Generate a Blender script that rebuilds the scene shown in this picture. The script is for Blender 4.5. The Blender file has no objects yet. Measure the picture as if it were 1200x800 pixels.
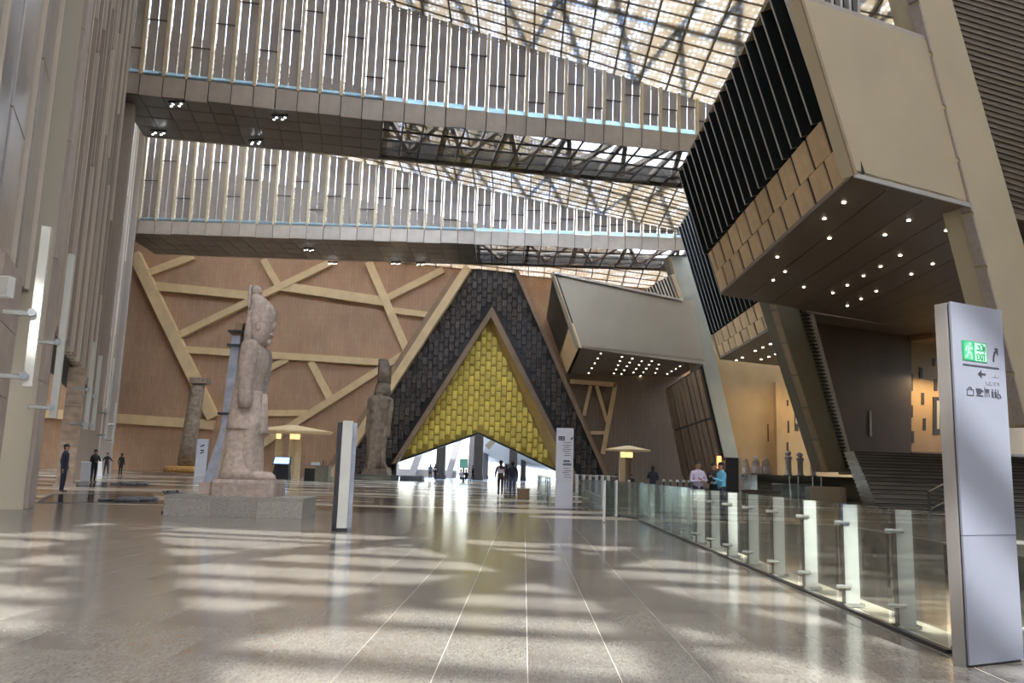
import bpy, bmesh, math, random
from mathutils import Vector, Matrix
random.seed(7)
scene = bpy.context.scene
COL = scene.collection
V = Vector

# ------------------------------------------------------------------ camera
F = 960.0                                   # focal length in pixels of the 1200 x 800 frame
CAM = V((0, 0, 1.3))
_dy = V((14, -152, -F)).normalized()        # where the hall's long axis vanishes
_h = V((1, -0.03, 0))                       # slope of the horizon
_dz = _h.cross(_dy).normalized()
if _dz.y < 0: _dz = -_dz
_dx = _dy.cross(_dz).normalized()
CR = Matrix((_dx, _dy, _dz))                # camera space -> world space
cam = bpy.data.cameras.new('camera'); cam.lens = F / 1200 * 36; cam.sensor_width = 36
cam.clip_end = 1000; cam.clip_start = 0.1
cam_o = bpy.data.objects.new('camera', cam); COL.objects.link(cam_o)
cam_o.matrix_world = Matrix.Translation(CAM) @ CR.to_4x4()
scene.camera = cam_o

# ------------------------------------------------------------------ world, sun, exposure
SUN_EL, SUN_AZ = 50.0, 8.0
world = bpy.data.worlds.new('world'); scene.world = world; world.use_nodes = True
wn = world.node_tree.nodes; wl = world.node_tree.links
bg = wn['Background']
sky = wn.new('ShaderNodeTexSky'); sky.sky_type = 'NISHITA'; sky.sun_disc = False
sky.sun_elevation = math.radians(SUN_EL); sky.sun_rotation = math.radians(180 - SUN_AZ)
sky.air_density = 1.0; sky.dust_density = 2.5; sky.ozone_density = 1.0
wl.new(sky.outputs[0], bg.inputs[0]); bg.inputs[1].default_value = 0.60
sl = bpy.data.lights.new('sun', 'SUN'); sl.energy = 4.0; sl.angle = math.radians(0.4); sl.color = (1, .97, .93)
so = bpy.data.objects.new('sun', sl); COL.objects.link(so)
_sd = V((math.sin(math.radians(SUN_AZ)) * math.cos(math.radians(SUN_EL)),
         -math.cos(math.radians(SUN_AZ)) * math.cos(math.radians(SUN_EL)), math.sin(math.radians(SUN_EL))))
so.rotation_euler = _sd.to_track_quat('Z', 'Y').to_euler(); so.location = _sd * 120
vs = scene.view_settings; vs.view_transform = 'Standard'; vs.look = 'None'; vs.gamma = 1
vs.use_curve_mapping = False; vs.exposure = 1.5
scene.cycles.use_denoising = True
scene.cycles.max_bounces = 10; scene.cycles.diffuse_bounces = 5; scene.cycles.glossy_bounces = 4
scene.cycles.transparent_max_bounces = 24; scene.cycles.sample_clamp_indirect = 6
scene.cycles.caustics_reflective = False; scene.cycles.caustics_refractive = False

# ------------------------------------------------------------------ photo pixel -> point on a plane of the place
def ray(px, py): return (CR @ V((px - 600, 400 - py, -F))).normalized()
def hit(px, py, p0, n):
    d = ray(px, py); return CAM + d * ((V(p0) - CAM).dot(V(n)) / d.dot(V(n)))
def Wy(px, py, y): return hit(px, py, (0, y, 0), (0, 1, 0))
def Wz(px, py, z=0.0): return hit(px, py, (0, 0, z), (0, 0, 1))
def Wx(px, py, x): return hit(px, py, (x, 0, 0), (1, 0, 0))

# ------------------------------------------------------------------ materials
def mat(name, col, rough=.6, metal=0., var=.12, scale=3., bump=0., bscale=None, spec=.5, col2=None, coat=0., stretch=(1,1,1), detail=4, transl=0., emit=None, coords='Object'):
    m = bpy.data.materials.new(name); m.use_nodes = True
    n = m.node_tree.nodes; l = m.node_tree.links; p = n['Principled BSDF']
    p.inputs['Roughness'].default_value = rough; p.inputs['Metallic'].default_value = metal
    p.inputs['Specular IOR Level'].default_value = spec
    p.inputs['Coat Weight'].default_value = coat; p.inputs['Coat Roughness'].default_value = .08
    tc = n.new('ShaderNodeTexCoord'); mp = n.new('ShaderNodeMapping'); mp.inputs['Scale'].default_value = stretch
    l.new(tc.outputs[coords], mp.inputs[0])
    nz = n.new('ShaderNodeTexNoise'); nz.inputs['Scale'].default_value = scale; nz.inputs['Detail'].default_value = detail
    l.new(mp.outputs[0], nz.inputs[0])
    rp = n.new('ShaderNodeValToRGB'); c = V(col)
    a = col2 if col2 else c * (1 - var); b = c if col2 else c * (1 + var)
    rp.color_ramp.elements[0].position = .3; rp.color_ramp.elements[1].position = .7
    rp.color_ramp.elements[0].color = (*a, 1); rp.color_ramp.elements[1].color = (*[min(1, q) for q in b], 1)
    l.new(nz.outputs[0], rp.inputs[0])
    # each piece a touch lighter or darker than its neighbour
    oi = n.new('ShaderNodeObjectInfo'); mr = n.new('ShaderNodeMapRange')
    mr.inputs[3].default_value = 1 - var * .8; mr.inputs[4].default_value = 1 + var * .8
    l.new(oi.outputs['Random'], mr.inputs[0])
    vm = n.new('ShaderNodeVectorMath'); vm.operation = 'SCALE'
    l.new(rp.outputs[0], vm.inputs[0]); l.new(mr.outputs[0], vm.inputs['Scale'])
    l.new(vm.outputs[0], p.inputs['Base Color'])
    if bump:
        bn = n.new('ShaderNodeBump'); bn.inputs['Strength'].default_value = bump
        n2 = n.new('ShaderNodeTexNoise'); n2.inputs['Scale'].default_value = bscale or scale * 4
        l.new(mp.outputs[0], n2.inputs[0]); l.new(n2.outputs[0], bn.inputs['Height']); l.new(bn.outputs[0], p.inputs['Normal'])
    if transl:
        t = n.new('ShaderNodeBsdfTranslucent'); l.new(vm.outputs[0], t.inputs[0])
        mx = n.new('ShaderNodeMixShader'); mx.inputs[0].default_value = transl
        l.new(p.outputs[0], mx.inputs[1]); l.new(t.outputs[0], mx.inputs[2]); l.new(mx.outputs[0], n['Material Output'].inputs[0])
    if emit:
        p.inputs['Emission Color'].default_value = (*emit[0], 1); p.inputs['Emission Strength'].default_value = emit[1]
    return m
def glass(name, tint=(.9, .97, .95), refl=1.0, body=0.04, bodycol=(.7,.85,.8)):
    m = bpy.data.materials.new(name); m.use_nodes = True
    n = m.node_tree.nodes; l = m.node_tree.links; n.remove(n['Principled BSDF'])
    tr = n.new('ShaderNodeBsdfTransparent'); tr.inputs[0].default_value = (*tint, 1)
    gl = n.new('ShaderNodeBsdfGlossy'); gl.inputs['Roughness'].default_value = .02
    df = n.new('ShaderNodeBsdfDiffuse'); df.inputs[0].default_value = (*bodycol, 1)
    lw = n.new('ShaderNodeFresnel'); lw.inputs[0].default_value = 1.45
    mu = n.new('ShaderNodeMath'); mu.operation = 'MULTIPLY'; mu.inputs[1].default_value = refl
    l.new(lw.outputs[0], mu.inputs[0])
    m0 = n.new('ShaderNodeMixShader'); m0.inputs[0].default_value = body
    l.new(tr.outputs[0], m0.inputs[1]); l.new(df.outputs[0], m0.inputs[2])
    m1 = n.new('ShaderNodeMixShader'); l.new(mu.outputs[0], m1.inputs[0]); l.new(m0.outputs[0], m1.inputs[1]); l.new(gl.outputs[0], m1.inputs[2])
    l.new(m1.outputs[0], n['Material Output'].inputs[0]); return m
def roof_mat(name, colA, colB, scale):
    """stretched mesh membrane: pale cells in a beige weave, light comes through it"""
    m = bpy.data.materials.new(name); m.use_nodes = True
    n = m.node_tree.nodes; l = m.node_tree.links; p = n['Principled BSDF']; p.inputs['Roughness'].default_value = .7
    tc = n.new('ShaderNodeTexCoord'); mp = n.new('ShaderNodeMapping'); mp.inputs['Scale'].default_value = (1, .62, 1)
    l.new(tc.outputs['Object'], mp.inputs[0])
    vo = n.new('ShaderNodeTexVoronoi'); vo.inputs['Scale'].default_value = scale; vo.inputs['Randomness'].default_value = .35
    l.new(mp.outputs[0], vo.inputs[0])
    nz = n.new('ShaderNodeTexNoise'); nz.inputs['Scale'].default_value = .22; nz.inputs['Detail'].default_value = 2
    l.new(tc.outputs['Object'], nz.inputs[0])
    ad = n.new('ShaderNodeMath'); ad.operation = 'MULTIPLY_ADD'; ad.inputs[1].default_value = .55; l.new(nz.outputs[0], ad.inputs[0]); 
    ad.inputs[2].default_value = -.28; s2 = n.new('ShaderNodeMath'); s2.operation = 'SUBTRACT'
    l.new(vo.outputs['Distance'], s2.inputs[0]); l.new(ad.outputs[0], s2.inputs[1])
    rp = n.new('ShaderNodeValToRGB'); rp.color_ramp.elements[0].position = .30; rp.color_ramp.elements[1].position = .46
    rp.color_ramp.elements[0].color = (*colB, 1); rp.color_ramp.elements[1].color = (*colA, 1)
    l.new(s2.outputs[0], rp.inputs[0]); l.new(rp.outputs[0], p.inputs['Base Color'])
    t = n.new('ShaderNodeBsdfTranslucent'); l.new(rp.outputs[0], t.inputs[0])
    mx = n.new('ShaderNodeMixShader'); mx.inputs[0].default_value = .74
    l.new(p.outputs[0], mx.inputs[1]); l.new(t.outputs[0], mx.inputs[2]); l.new(mx.outputs[0], n['Material Output'].inputs[0])
    return m
def wall_mat(name, c1, c2, sx, sz, rough=.75):
    """fine narrow stone strips standing on end"""
    m = bpy.data.materials.new(name); m.use_nodes = True
    n = m.node_tree.nodes; l = m.node_tree.links; p = n['Principled BSDF']; p.inputs['Roughness'].default_value = rough
    p.inputs['Specular IOR Level'].default_value = .25
    tc = n.new('ShaderNodeTexCoord'); sp = n.new('ShaderNodeSeparateXYZ'); l.new(tc.outputs['Object'], sp.inputs[0])
    cb = n.new('ShaderNodeCombineXYZ'); l.new(sp.outputs['Z'], cb.inputs['X']); l.new(sp.outputs['X'], cb.inputs['Y'])
    br = n.new('ShaderNodeTexBrick'); br.inputs['Scale'].default_value = 1; br.inputs['Brick Width'].default_value = sz; br.inputs['Row Height'].default_value = sx
    br.inputs['Mortar Size'].default_value = .012; br.inputs['Color1'].default_value = (*c1, 1); br.inputs['Color2'].default_value = (*c2, 1)
    br.inputs['Mortar'].default_value = (*[q * .72 for q in c1], 1); l.new(cb.outputs[0], br.inputs[0])
    nz = n.new('ShaderNodeTexNoise'); nz.inputs['Scale'].default_value = .35; nz.inputs['Detail'].default_value = 5; l.new(tc.outputs['Object'], nz.inputs[0])
    mr = n.new('ShaderNodeMapRange'); mr.inputs[3].default_value = .8; mr.inputs[4].default_value = 1.2; l.new(nz.outputs[0], mr.inputs[0])
    vm = n.new('ShaderNodeVectorMath'); vm.operation = 'SCALE'; l.new(br.outputs[0], vm.inputs[0]); l.new(mr.outputs[0], vm.inputs['Scale'])
    l.new(vm.outputs[0], p.inputs['Base Color']); return m
def marble_floor(name, base, dark, light, rough, spec=.6, pat=(.13, .55, 1), pos=(.36, .48, .62)):
    m = bpy.data.materials.new(name); m.use_nodes = True
    n = m.node_tree.nodes; l = m.node_tree.links; p = n['Principled BSDF']
    p.inputs['Roughness'].default_value = rough; p.inputs['Specular IOR Level'].default_value = spec
    tc = n.new('ShaderNodeTexCoord'); mp = n.new('ShaderNodeMapping')
    mp.inputs['Scale'].default_value = pat; l.new(tc.outputs['Object'], mp.inputs[0])
    nz = n.new('ShaderNodeTexNoise'); nz.inputs['Scale'].default_value = 1.4; nz.inputs['Detail'].default_value = 6; nz.inputs['Distortion'].default_value = .6
    l.new(mp.outputs[0], nz.inputs[0])
    rp = n.new('ShaderNodeValToRGB'); e = rp.color_ramp.elements
    e[0].position = pos[0]; e[0].color = (*dark, 1); e[1].position = pos[2]; e[1].color = (*light, 1)
    q = e.new(pos[1]); q.color = (*base, 1); l.new(nz.outputs[0], rp.inputs[0])
    gr = n.new('ShaderNodeTexNoise'); gr.inputs['Scale'].default_value = 55; gr.inputs['Detail'].default_value = 3; l.new(tc.outputs['Object'], gr.inputs[0])
    mr = n.new('ShaderNodeMapRange'); mr.inputs[1].default_value = .3; mr.inputs[2].default_value = .7; mr.inputs[3].default_value = .72; mr.inputs[4].default_value = 1.28; l.new(gr.outputs[0], mr.inputs[0])
    vm = n.new('ShaderNodeVectorMath'); vm.operation = 'SCALE'; l.new(rp.outputs[0], vm.inputs[0]); l.new(mr.outputs[0], vm.inputs['Scale'])
    l.new(vm.outputs[0], p.inputs['Base Color'])
    bn = n.new('ShaderNodeBump'); bn.inputs['Strength'].default_value = .035; bn.inputs['Distance'].default_value = .05
    w2 = n.new('ShaderNodeTexNoise'); w2.inputs['Scale'].default_value = 2.2; w2.inputs['Detail'].default_value = 1; l.new(tc.outputs['Object'], w2.inputs[0])
    l.new(w2.outputs[0], bn.inputs['Height']); l.new(bn.outputs[0], p.inputs['Normal']); return m

M = {}
M['granite'] = marble_floor('granite', (.20,.193,.172), (.158,.149,.134), (.243,.234,.21), .15)
M['zebra'] = marble_floor('zebra_marble', (.24,.20,.16), (.045,.036,.03), (.80,.73,.60), .14, .16, (.075, .24, 1), (.43, .49, .56))
M['darkfloor'] = marble_floor('dark_granite', (.10,.095,.075), (.05,.05,.042), (.17,.16,.125), .12, .5)
M['grout'] = mat('grout', (.46,.43,.37), .8)
M['palestone'] = mat('pale_stone', (.48,.46,.36), .35, scale=8, var=.1)
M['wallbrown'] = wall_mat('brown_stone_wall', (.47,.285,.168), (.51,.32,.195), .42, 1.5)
M['wallshade'] = wall_mat('shaded_stone_wall', (.25,.185,.14), (.275,.205,.155), .42, 1.5)  # brown wall stone darkened, with the shade under the far block in its colour
M['wallorange'] = wall_mat('orange_stone_wall', (.50,.30,.16), (.56,.35,.20), .42, .8)
M['beam'] = mat('beige_beam', (.76,.55,.29), .6, scale=.8, var=.08)
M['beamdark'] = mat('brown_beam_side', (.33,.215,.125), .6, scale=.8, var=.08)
M['black'] = mat('black_stone', (.024,.020,.019), .38, scale=2, var=.3, bump=.3, bscale=6)
M['blacktile'] = mat('black_cartouche', (.115,.092,.078), .34, scale=3, var=.45, bump=.35, bscale=9)
M['gold'] = mat('gold_tile', (1.0,.735,.16), .38, .05, scale=1.5, var=.16, bump=.12, bscale=7)
M['goldback'] = mat('gold_backing', (.50,.34,.05), .5, .0, scale=2, var=.1)
M['bevel'] = mat('gold_reveal', (.46,.30,.10), .42, .35, scale=1, var=.1)
M['framebrown'] = mat('brown_frame', (.30,.20,.115), .5, scale=1.2, var=.1)
M['roof'] = roof_mat('roof_membrane', (.365,.33,.265), (.59,.655,.76), 3.6)
M['roofwarm'] = roof_mat('roof_membrane_warm', (.41,.37,.295), (.61,.63,.64), 3.0)
M['purlin'] = mat('roof_purlin', (.27,.22,.155), .6)
M['truss'] = mat('roof_truss', (.52,.42,.27), .6, var=.1)
M['fascia'] = mat('fascia_panel', (.54,.475,.40), .38, .15, scale=1.2, var=.12)
M['soffitdark'] = mat('bridge_soffit', (.105,.098,.094), .32, .0, scale=.7, var=.3, spec=.8)
M['mullion'] = mat('gold_mullion', (.82,.68,.45), .45, .2, var=.08)
M['screen'] = mat('screen_panel', (.52,.475,.43), .5, .1, scale=.8, var=.12, transl=.26)
M['tintglass'] = glass('tinted_soffit_glass', (.88,.86,.83), .18, .06, (.16,.14,.12))
M['screenbk'] = mat('screen_seam', (.12,.10,.085), .6)
M['skylight'] = mat('skylight_glazing', (.90,.95,.99), .4, var=.02, transl=.85)
M['strip'] = mat('strip_glazing', (.75,.9,.95), .3, var=.05, transl=.8)
M['metalclad'] = mat('metal_cladding', (.45,.42,.39), .28, .6, scale=.6, var=.16, stretch=(1,1,.15))
M['claddark'] = mat('clad_joint', (.09,.08,.07), .7)
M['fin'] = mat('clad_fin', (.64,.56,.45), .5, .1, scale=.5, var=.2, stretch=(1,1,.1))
M['findark'] = mat('clad_fin_dark', (.38,.32,.26), .55, .1, scale=.5, var=.2, stretch=(1,1,.1))  # darker cladding tone that alternates with the beige fins
M['column'] = mat('smooth_column', (.54,.495,.38), .6, scale=.4, var=.06)
M['pinkstone'] = mat('pink_stone', (.49,.41,.355), .6, scale=5, var=.1, bump=.05)
M['marblepillar'] = mat('veined_marble', (.56,.45,.34), .35, scale=2.2, col2=(.30,.22,.16), stretch=(1,1,1.6))
M['lighttube'] = mat('white_tube', (.60,.61,.56), .35, var=.03)
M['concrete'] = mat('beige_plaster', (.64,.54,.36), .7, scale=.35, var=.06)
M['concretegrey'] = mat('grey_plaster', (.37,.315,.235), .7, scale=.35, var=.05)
M['louvre'] = mat('black_louvre', (.022,.026,.026), .3, scale=1, var=.2)
M['louvreglass'] = mat('dark_glazing', (.012,.018,.018), .10, var=.2, spec=.7)
M['louvreedge'] = mat('louvre_edge', (.60,.58,.54), .4, .2, var=.05)
M['stonepanel'] = mat('honey_panel', (.80,.58,.32), .6, scale=1.5, var=.14, bump=.04)
M['soffit'] = mat('brown_soffit', (.25,.19,.14), .5, scale=.4, var=.06)
M['trim'] = mat('edge_trim', (.46,.35,.22), .5, var=.08)
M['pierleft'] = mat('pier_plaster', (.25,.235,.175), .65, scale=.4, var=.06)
M['slab'] = mat('brown_slab', (.155,.10,.066), .55, scale=.5, var=.1, stretch=(1,1,.2))
M['goldwall'] = mat('honey_wall', (.42,.275,.125), .6, scale=.6, var=.08)
M['planks'] = mat('wood_plank', (.30,.20,.125), .55, scale=1.5, var=.18, stretch=(1,1,.2))
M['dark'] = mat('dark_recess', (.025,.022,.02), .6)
M['rib'] = mat('ribbed_wall', (.20,.16,.115), .6, var=.1)
M['step'] = mat('stair_stone', (.125,.11,.088), .28, scale=1.2, var=.3, stretch=(.4,2,1))
M['steel'] = mat('brushed_steel', (.55,.57,.55), .25, .85, scale=6, var=.06, stretch=(1,1,.1))
M['post'] = mat('rail_post', (.53,.57,.53), .3, .1, scale=3, var=.08)
M['glass'] = glass('clear_glass', (.95,.975,.96), .45, .006)
M['glasswhite'] = glass('pale_sheen_glass', (.88,.96,.95), .8, .10, (.80,.94,.93))  # whitish sheen of reflecting panes put into the glass colour
M['darksteel'] = mat('dark_steel', (.05,.05,.055), .35, .6)
M['signwhite'] = mat('sign_aluminium', (.29,.32,.40), .32, .45, scale=.7, var=.07)
M['signside'] = mat('sign_side', (.30,.29,.285), .4, .3, var=.06)
M['signpale'] = mat('sign_pale', (.56,.57,.62), .4, var=.04)
M['ink'] = mat('ink', (.03,.03,.045), .6)
M['green'] = mat('exit_green', (.01,.19,.075), .5)
M['greenpale'] = mat('exit_pale', (.26,.46,.36), .5)
M['greenmid'] = mat('exit_mid', (.05,.27,.14), .5)
M['inkpale'] = mat('ink_pale', (.20,.21,.25), .6)
M['granitestatue'] = mat('pink_granite', (.45,.375,.32), .62, scale=9, var=.22, bump=.35, bscale=14)
M['darkstatue'] = mat('dark_granite_statue', (.21,.155,.105), .6, scale=2.2, var=.35, bump=.4, bscale=6)
M['pedestal'] = mat('grey_pedestal', (.30,.285,.26), .55, scale=22, var=.2)
M['supportsteel'] = mat('support_steel', (.36,.39,.46), .38, .6, scale=4, var=.2)
M['shaft'] = mat('column_granite', (.30,.225,.155), .7, scale=3, var=.35, bump=.4, bscale=5)
M['orange'] = mat('orange_base', (.60,.34,.10), .8, scale=6, var=.3, bump=.4)
M['water'] = mat('pool_water', (.012,.013,.016), .12, scale=2, var=.3, bump=.3, bscale=1.5, spec=.25)
M['canopy'] = mat('canopy_wood', (.72,.55,.31), .5, var=.06)
M['blackbox'] = mat('black_plastic', (.02,.02,.022), .35)
M['screenblue'] = mat('lit_screen', (.15,.3,.55), .2, emit=((.30,.52,.95), .9))
M['screengreen'] = mat('lit_green_screen', (.1,.25,.2), .2, emit=((.10,.30,.26), .22))
M['desk'] = mat('desk_stone', (.22,.20,.14), .5)
M['white'] = mat('white_paint', (.80,.80,.78), .5, var=.02)
M['extwhite'] = mat('outside_white', (.20,.205,.21), .5, var=.03)
M['extfloor'] = mat('outside_paving', (.34,.335,.32), .22, var=.06)
M['extdark'] = mat('outside_dark_column', (.075,.068,.075), .6)
M['extgrey'] = mat('outside_grey', (.15,.15,.155), .6)
M['bulb'] = mat('lamp_glow', (1,.9,.7), .5, emit=((1,.88,.66), 5))
M['bulbcool'] = mat('flood_glow', (1,1,1), .5, emit=((.95,.97,1), 3.5))
M['warmtube'] = mat('warm_glow', (1,.75,.3), .5, emit=((1,.72,.30), .5))
M['skin'] = mat('skin', (.40,.23,.15), .55, var=.06)
M['hair'] = mat('hair', (.022,.017,.014), .6)
M['navy'] = mat('navy_cloth', (.022,.025,.05), .8)
M['blackcloth'] = mat('black_cloth', (.018,.017,.018), .8)
M['whitecloth'] = mat('pale_shirt', (.62,.55,.68), .8)
M['bluecloth'] = mat('sky_shirt', (.16,.50,.70), .8)
M['jean'] = mat('jeans', (.08,.12,.22), .8)
M['plum'] = mat('plum_cloth', (.07,.035,.04), .8)
M['shoe'] = mat('shoe', (.03,.025,.02), .5)
M['paleshoe'] = mat('pale_shoe', (.7,.68,.66), .5)
M['redtag'] = mat('red_panel', (.5,.06,.04), .5)

# ------------------------------------------------------------------ mesh helpers
class MB:
    def __init__(s): s.v = []; s.f = []; s.mi = []
    def poly(s, pts, mi=0):
        i = len(s.v); s.v += [tuple(p) for p in pts]; s.f.append(tuple(range(i, i + len(pts)))); s.mi.append(mi)
    def hexa(s, P, mi=0):                       # 4 bottom, 4 top (same winding)
        i = len(s.v); s.v += [tuple(p) for p in P]
        for q in ((3,2,1,0),(4,5,6,7),(0,1,5,4),(1,2,6,5),(2,3,7,6),(3,0,4,7)):
            s.f.append(tuple(i + k for k in q)); s.mi.append(mi)
    def box(s, x0, x1, y0, y1, z0, z1, mi=0):
        s.hexa([(x0,y0,z0),(x1,y0,z0),(x1,y1,z0),(x0,y1,z0),(x0,y0,z1),(x1,y0,z1),(x1,y1,z1),(x0,y1,z1)], mi)
    def prism(s, pts, ext, mi=0):
        e = V(ext); n = len(pts); i = len(s.v)
        s.v += [tuple(V(p)) for p in pts] + [tuple(V(p) + e) for p in pts]
        s.f.append(tuple(range(i + n - 1, i - 1, -1))); s.mi.append(mi)
        s.f.append(tuple(range(i + n, i + 2 * n))); s.mi.append(mi)
        for k in range(n):
            j = (k + 1) % n; s.f.append((i + k, i + j, i + n + j, i + n + k)); s.mi.append(mi)
    def loft(s, rings, mi=0, cap=True):
        n = len(rings[0]); i = len(s.v)
        for r in rings: s.v += [tuple(p) for p in r]
        for a in range(len(rings) - 1):
            for k in range(n):
                j = (k + 1) % n
                s.f.append((i + a*n + k, i + a*n + j, i + (a+1)*n + j, i + (a+1)*n + k)); s.mi.append(mi)
        if cap:
            s.f.append(tuple(i + k for k in range(n - 1, -1, -1))); s.mi.append(mi)
            b = i + (len(rings) - 1) * n; s.f.append(tuple(b + k for k in range(n))); s.mi.append(mi)
    def tube(s, pts, rad, seg=8, mi=0):
        pts = [V(p) for p in pts]; rings = []
        for k, p in enumerate(pts):
            d = (pts[min(k + 1, len(pts) - 1)] - pts[max(k - 1, 0)]).normalized()
            a = d.orthogonal().normalized() if k == 0 else (rings_a - d * rings_a.dot(d)).normalized()
            rings_a = a; b = d.cross(a); r = rad[k] if isinstance(rad, (list, tuple)) else rad
            rings.append([p + a * (r * math.cos(2*math.pi*q/seg)) + b * (r * math.sin(2*math.pi*q/seg)) for q in range(seg)])
        s.loft(rings, mi)
    def bar(s, p, q, w, h, up=(0,0,1), mi=0):    # box from p to q, width w across, height h along up
        p, q = V(p), V(q); d = (q - p).normalized(); u = V(up); sd = d.cross(u).normalized() * (w / 2); u = sd.cross(d).normalized() * (h / 2)
        s.hexa([p-sd-u, p+sd-u, p+sd+u, p-sd+u, q-sd-u, q+sd-u, q+sd+u, q-sd+u], mi)
    def ball(s, c, r, seg=10, mi=0, n=6):
        c = V(c); r = V(r) if not isinstance(r, (int, float)) else V((r, r, r)); rings = []
        for k in range(n + 1):
            t = math.pi * (k + .02 if k == 0 else (k - .02 if k == n else k)) / n
            rings.append([c + V((r.x*math.sin(t)*math.cos(2*math.pi*q/seg), r.y*math.sin(t)*math.sin(2*math.pi*q/seg), -r.z*math.cos(t))) for q in range(seg)])
        s.loft(rings, mi)
    def mesh(s, name, mats, smooth=False):
        me = bpy.data.meshes.new(name); me.from_pydata(s.v, [], s.f)
        for m in (mats if isinstance(mats, (list, tuple)) else [mats]): me.materials.append(M[m] if isinstance(m, str) else m)
        me.polygons.foreach_set('material_index', s.mi)
        if smooth: me.polygons.foreach_set('use_smooth', [True] * len(me.polygons))
        bm = bmesh.new(); bm.from_mesh(me); bmesh.ops.recalc_face_normals(bm, faces=bm.faces); bm.to_mesh(me); bm.free()
        me.update(); return me
    def build(s, name, mats, parent=None, smooth=False): return link(name, s.mesh(name, mats, smooth), parent)
def link(name, me, parent=None, loc=None, rot=None, scale=None, mw=None):
    o = bpy.data.objects.new(name, me); COL.objects.link(o)
    if mw is not None:
        o.matrix_local = mw
    else:
        if loc is not None: o.location = loc
        if rot is not None: o.rotation_euler = rot
        if scale is not None: o.scale = scale
    if parent is not None: o.parent = parent
    return o
def tag(o, label, cat, group=None):
    o['label'] = label; o['category'] = cat
    if group: o['group'] = group
    return o
def thing(name, label, cat, loc=(0,0,0), rotz=0., group=None):
    o = link(name, None, None, loc, (0, 0, rotz)); o.empty_display_size = .3
    return tag(o, label, cat, group)
def struct(o): o['kind'] = 'structure'; return o
def stuff(o): o['kind'] = 'stuff'; return o
def frame(o, u, v, w): return Matrix(((u[0],v[0],w[0],o[0]),(u[1],v[1],w[1],o[1]),(u[2],v[2],w[2],o[2]),(0,0,0,1)))
_boxcache = {}
def unitbox(m):                                  # 1 x 1 x 1 box around its centre
    if m not in _boxcache:
        b = MB(); b.box(-.5, .5, -.5, .5, -.5, .5); _boxcache[m] = b.mesh('piece_' + m, m)
    return _boxcache[m]
def piece(name, m, parent, x0, x1, y0, y1, z0, z1, rot=None):
    return link(name, unitbox(m), parent, ((x0+x1)/2, (y0+y1)/2, (z0+z1)/2), rot, (x1-x0, y1-y0, z1-z0))
_tilecache = {}
def tilemesh(m, kind):
    """upright tile 1 x 1 with raised rim or raised field, thickness 1 along -y"""
    if (m, kind) in _tilecache: return _tilecache[(m, kind)]
    b = MB()
    def ring(k, y, kz=None):
        kz = k if kz is None else kz
        return [(-k, y, -kz), (k, y, -kz), (k, y, kz), (-k, y, kz)]
    if kind == 'raised': b.loft([ring(.5, 0), ring(.5, -.35), ring(.34, -.5, .42), ring(.30, -1, .38)])
    else: b.loft([ring(.5, 0), ring(.5, -.7), ring(.42, -1, .46), ring(.30, -1, .38), ring(.27, -.45, .35)])
    _tilecache[(m, kind)] = b.mesh('tile_' + m, m); return _tilecache[(m, kind)]
def inside(p, poly):
    c = False; n = len(poly)
    for i in range(n):
        a, b = poly[i], poly[(i + 1) % n]
        if (a[1] > p[1]) != (b[1] > p[1]) and p[0] < (b[0]-a[0]) * (p[1]-a[1]) / (b[1]-a[1]) + a[0]: c = not c
    return c
# ================================================================== FLOOR
D = 98.0                                          # distance of the back wall
b = MB()                                          # slab under everything; shows as pale joints between tiles
b.box(-70, 3.30, -46, 24, -.30, -.004); b.box(3.30, 60, 25.2, D, -.30, -.004); b.box(-70, 3.30, 24, D, -.30, -.004)
b.box(9.6, 60, -46, 25.2, -.30, -.004); b.box(3.30, 9.6, -46, 6.7, -.30, -.004)
floor = struct(b.build('floor', 'grout'))
TW, TL = .60, 2.4
tc = 0; near = MB()
diag = lambda x, y: (x + 3.1) * .80 + (y - 9.2) * .60      # the slanting joint that crosses the paving
x = -11.4 + .06
while x < 3.25:
    x1 = min(x + TW, 3.28)
    k = int(round((x + 11.34) / TW))
    y = 3.2 + (k % 2) * .6 * TL - 1.2
    while y < 24:
        y1 = min(y + TL, 24.0); vis = abs(x) < .72 * y1 + .4 and y1 < 16.2 and y1 > 3.3
        if vis and tc < 290:
            piece('floor_tile', 'granite', floor, x + .003, x1 - .003, y + .002, y1 - .002, -.02, 0); tc += 1
        else: near.box(x + .003, x1 - .003, y + .002, y1 - .002, -.02, 0)
        y = y1
    x += TW
near.box(-69.9, -11.35, -46, 24, -.02, 0)
near.box(-11.3, 3.28, -46, 2.0, -.02, 0)
stuff(near.build('paving', 'granite', floor))
b = MB(); b.box(-69.9, 3.3, 24.02, D, -.02, 0); b.build('marble_field', 'zebra', floor)
b = MB(); b.box(3.3, 59.9, 25.22, D, -.02, 0); b.box(9.62, 59.9, -45.9, 25.22, -.02, 0); b.build('granite_field', 'darkfloor', floor)
b = MB(); b.box(3.3, 9.6, -45.9, 6.68, -.02, 0); b.build('entrance_field', 'granite', floor)
# sunken strip beside the railing, with its pale kerb
b = MB(); b.box(3.84, 9.6, 6.7, 25.2, -.62, -.55); struct(b.build('floor_sunken', 'darkfloor'))
b = MB(); b.box(3.30, 3.84, 6.7, 25.2, -.62, -.012); struct(b.build('trim_1', 'palestone'))
b = MB(); b.box(3.84, 9.6, 24.9, 25.2, -.62, -.012); b.box(9.3, 9.6, 6.7, 24.9, -.62, -.012); b.box(3.84, 9.3, 6.7, 6.95, -.62, -.012)
struct(b.build('trim_3', 'darkfloor'))
# outside, seen through the portal
b = MB(); b.box(-60, 50, D + .02, 190, -.3, -.004); struct(b.build('floor_outside', 'extfloor'))

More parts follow.
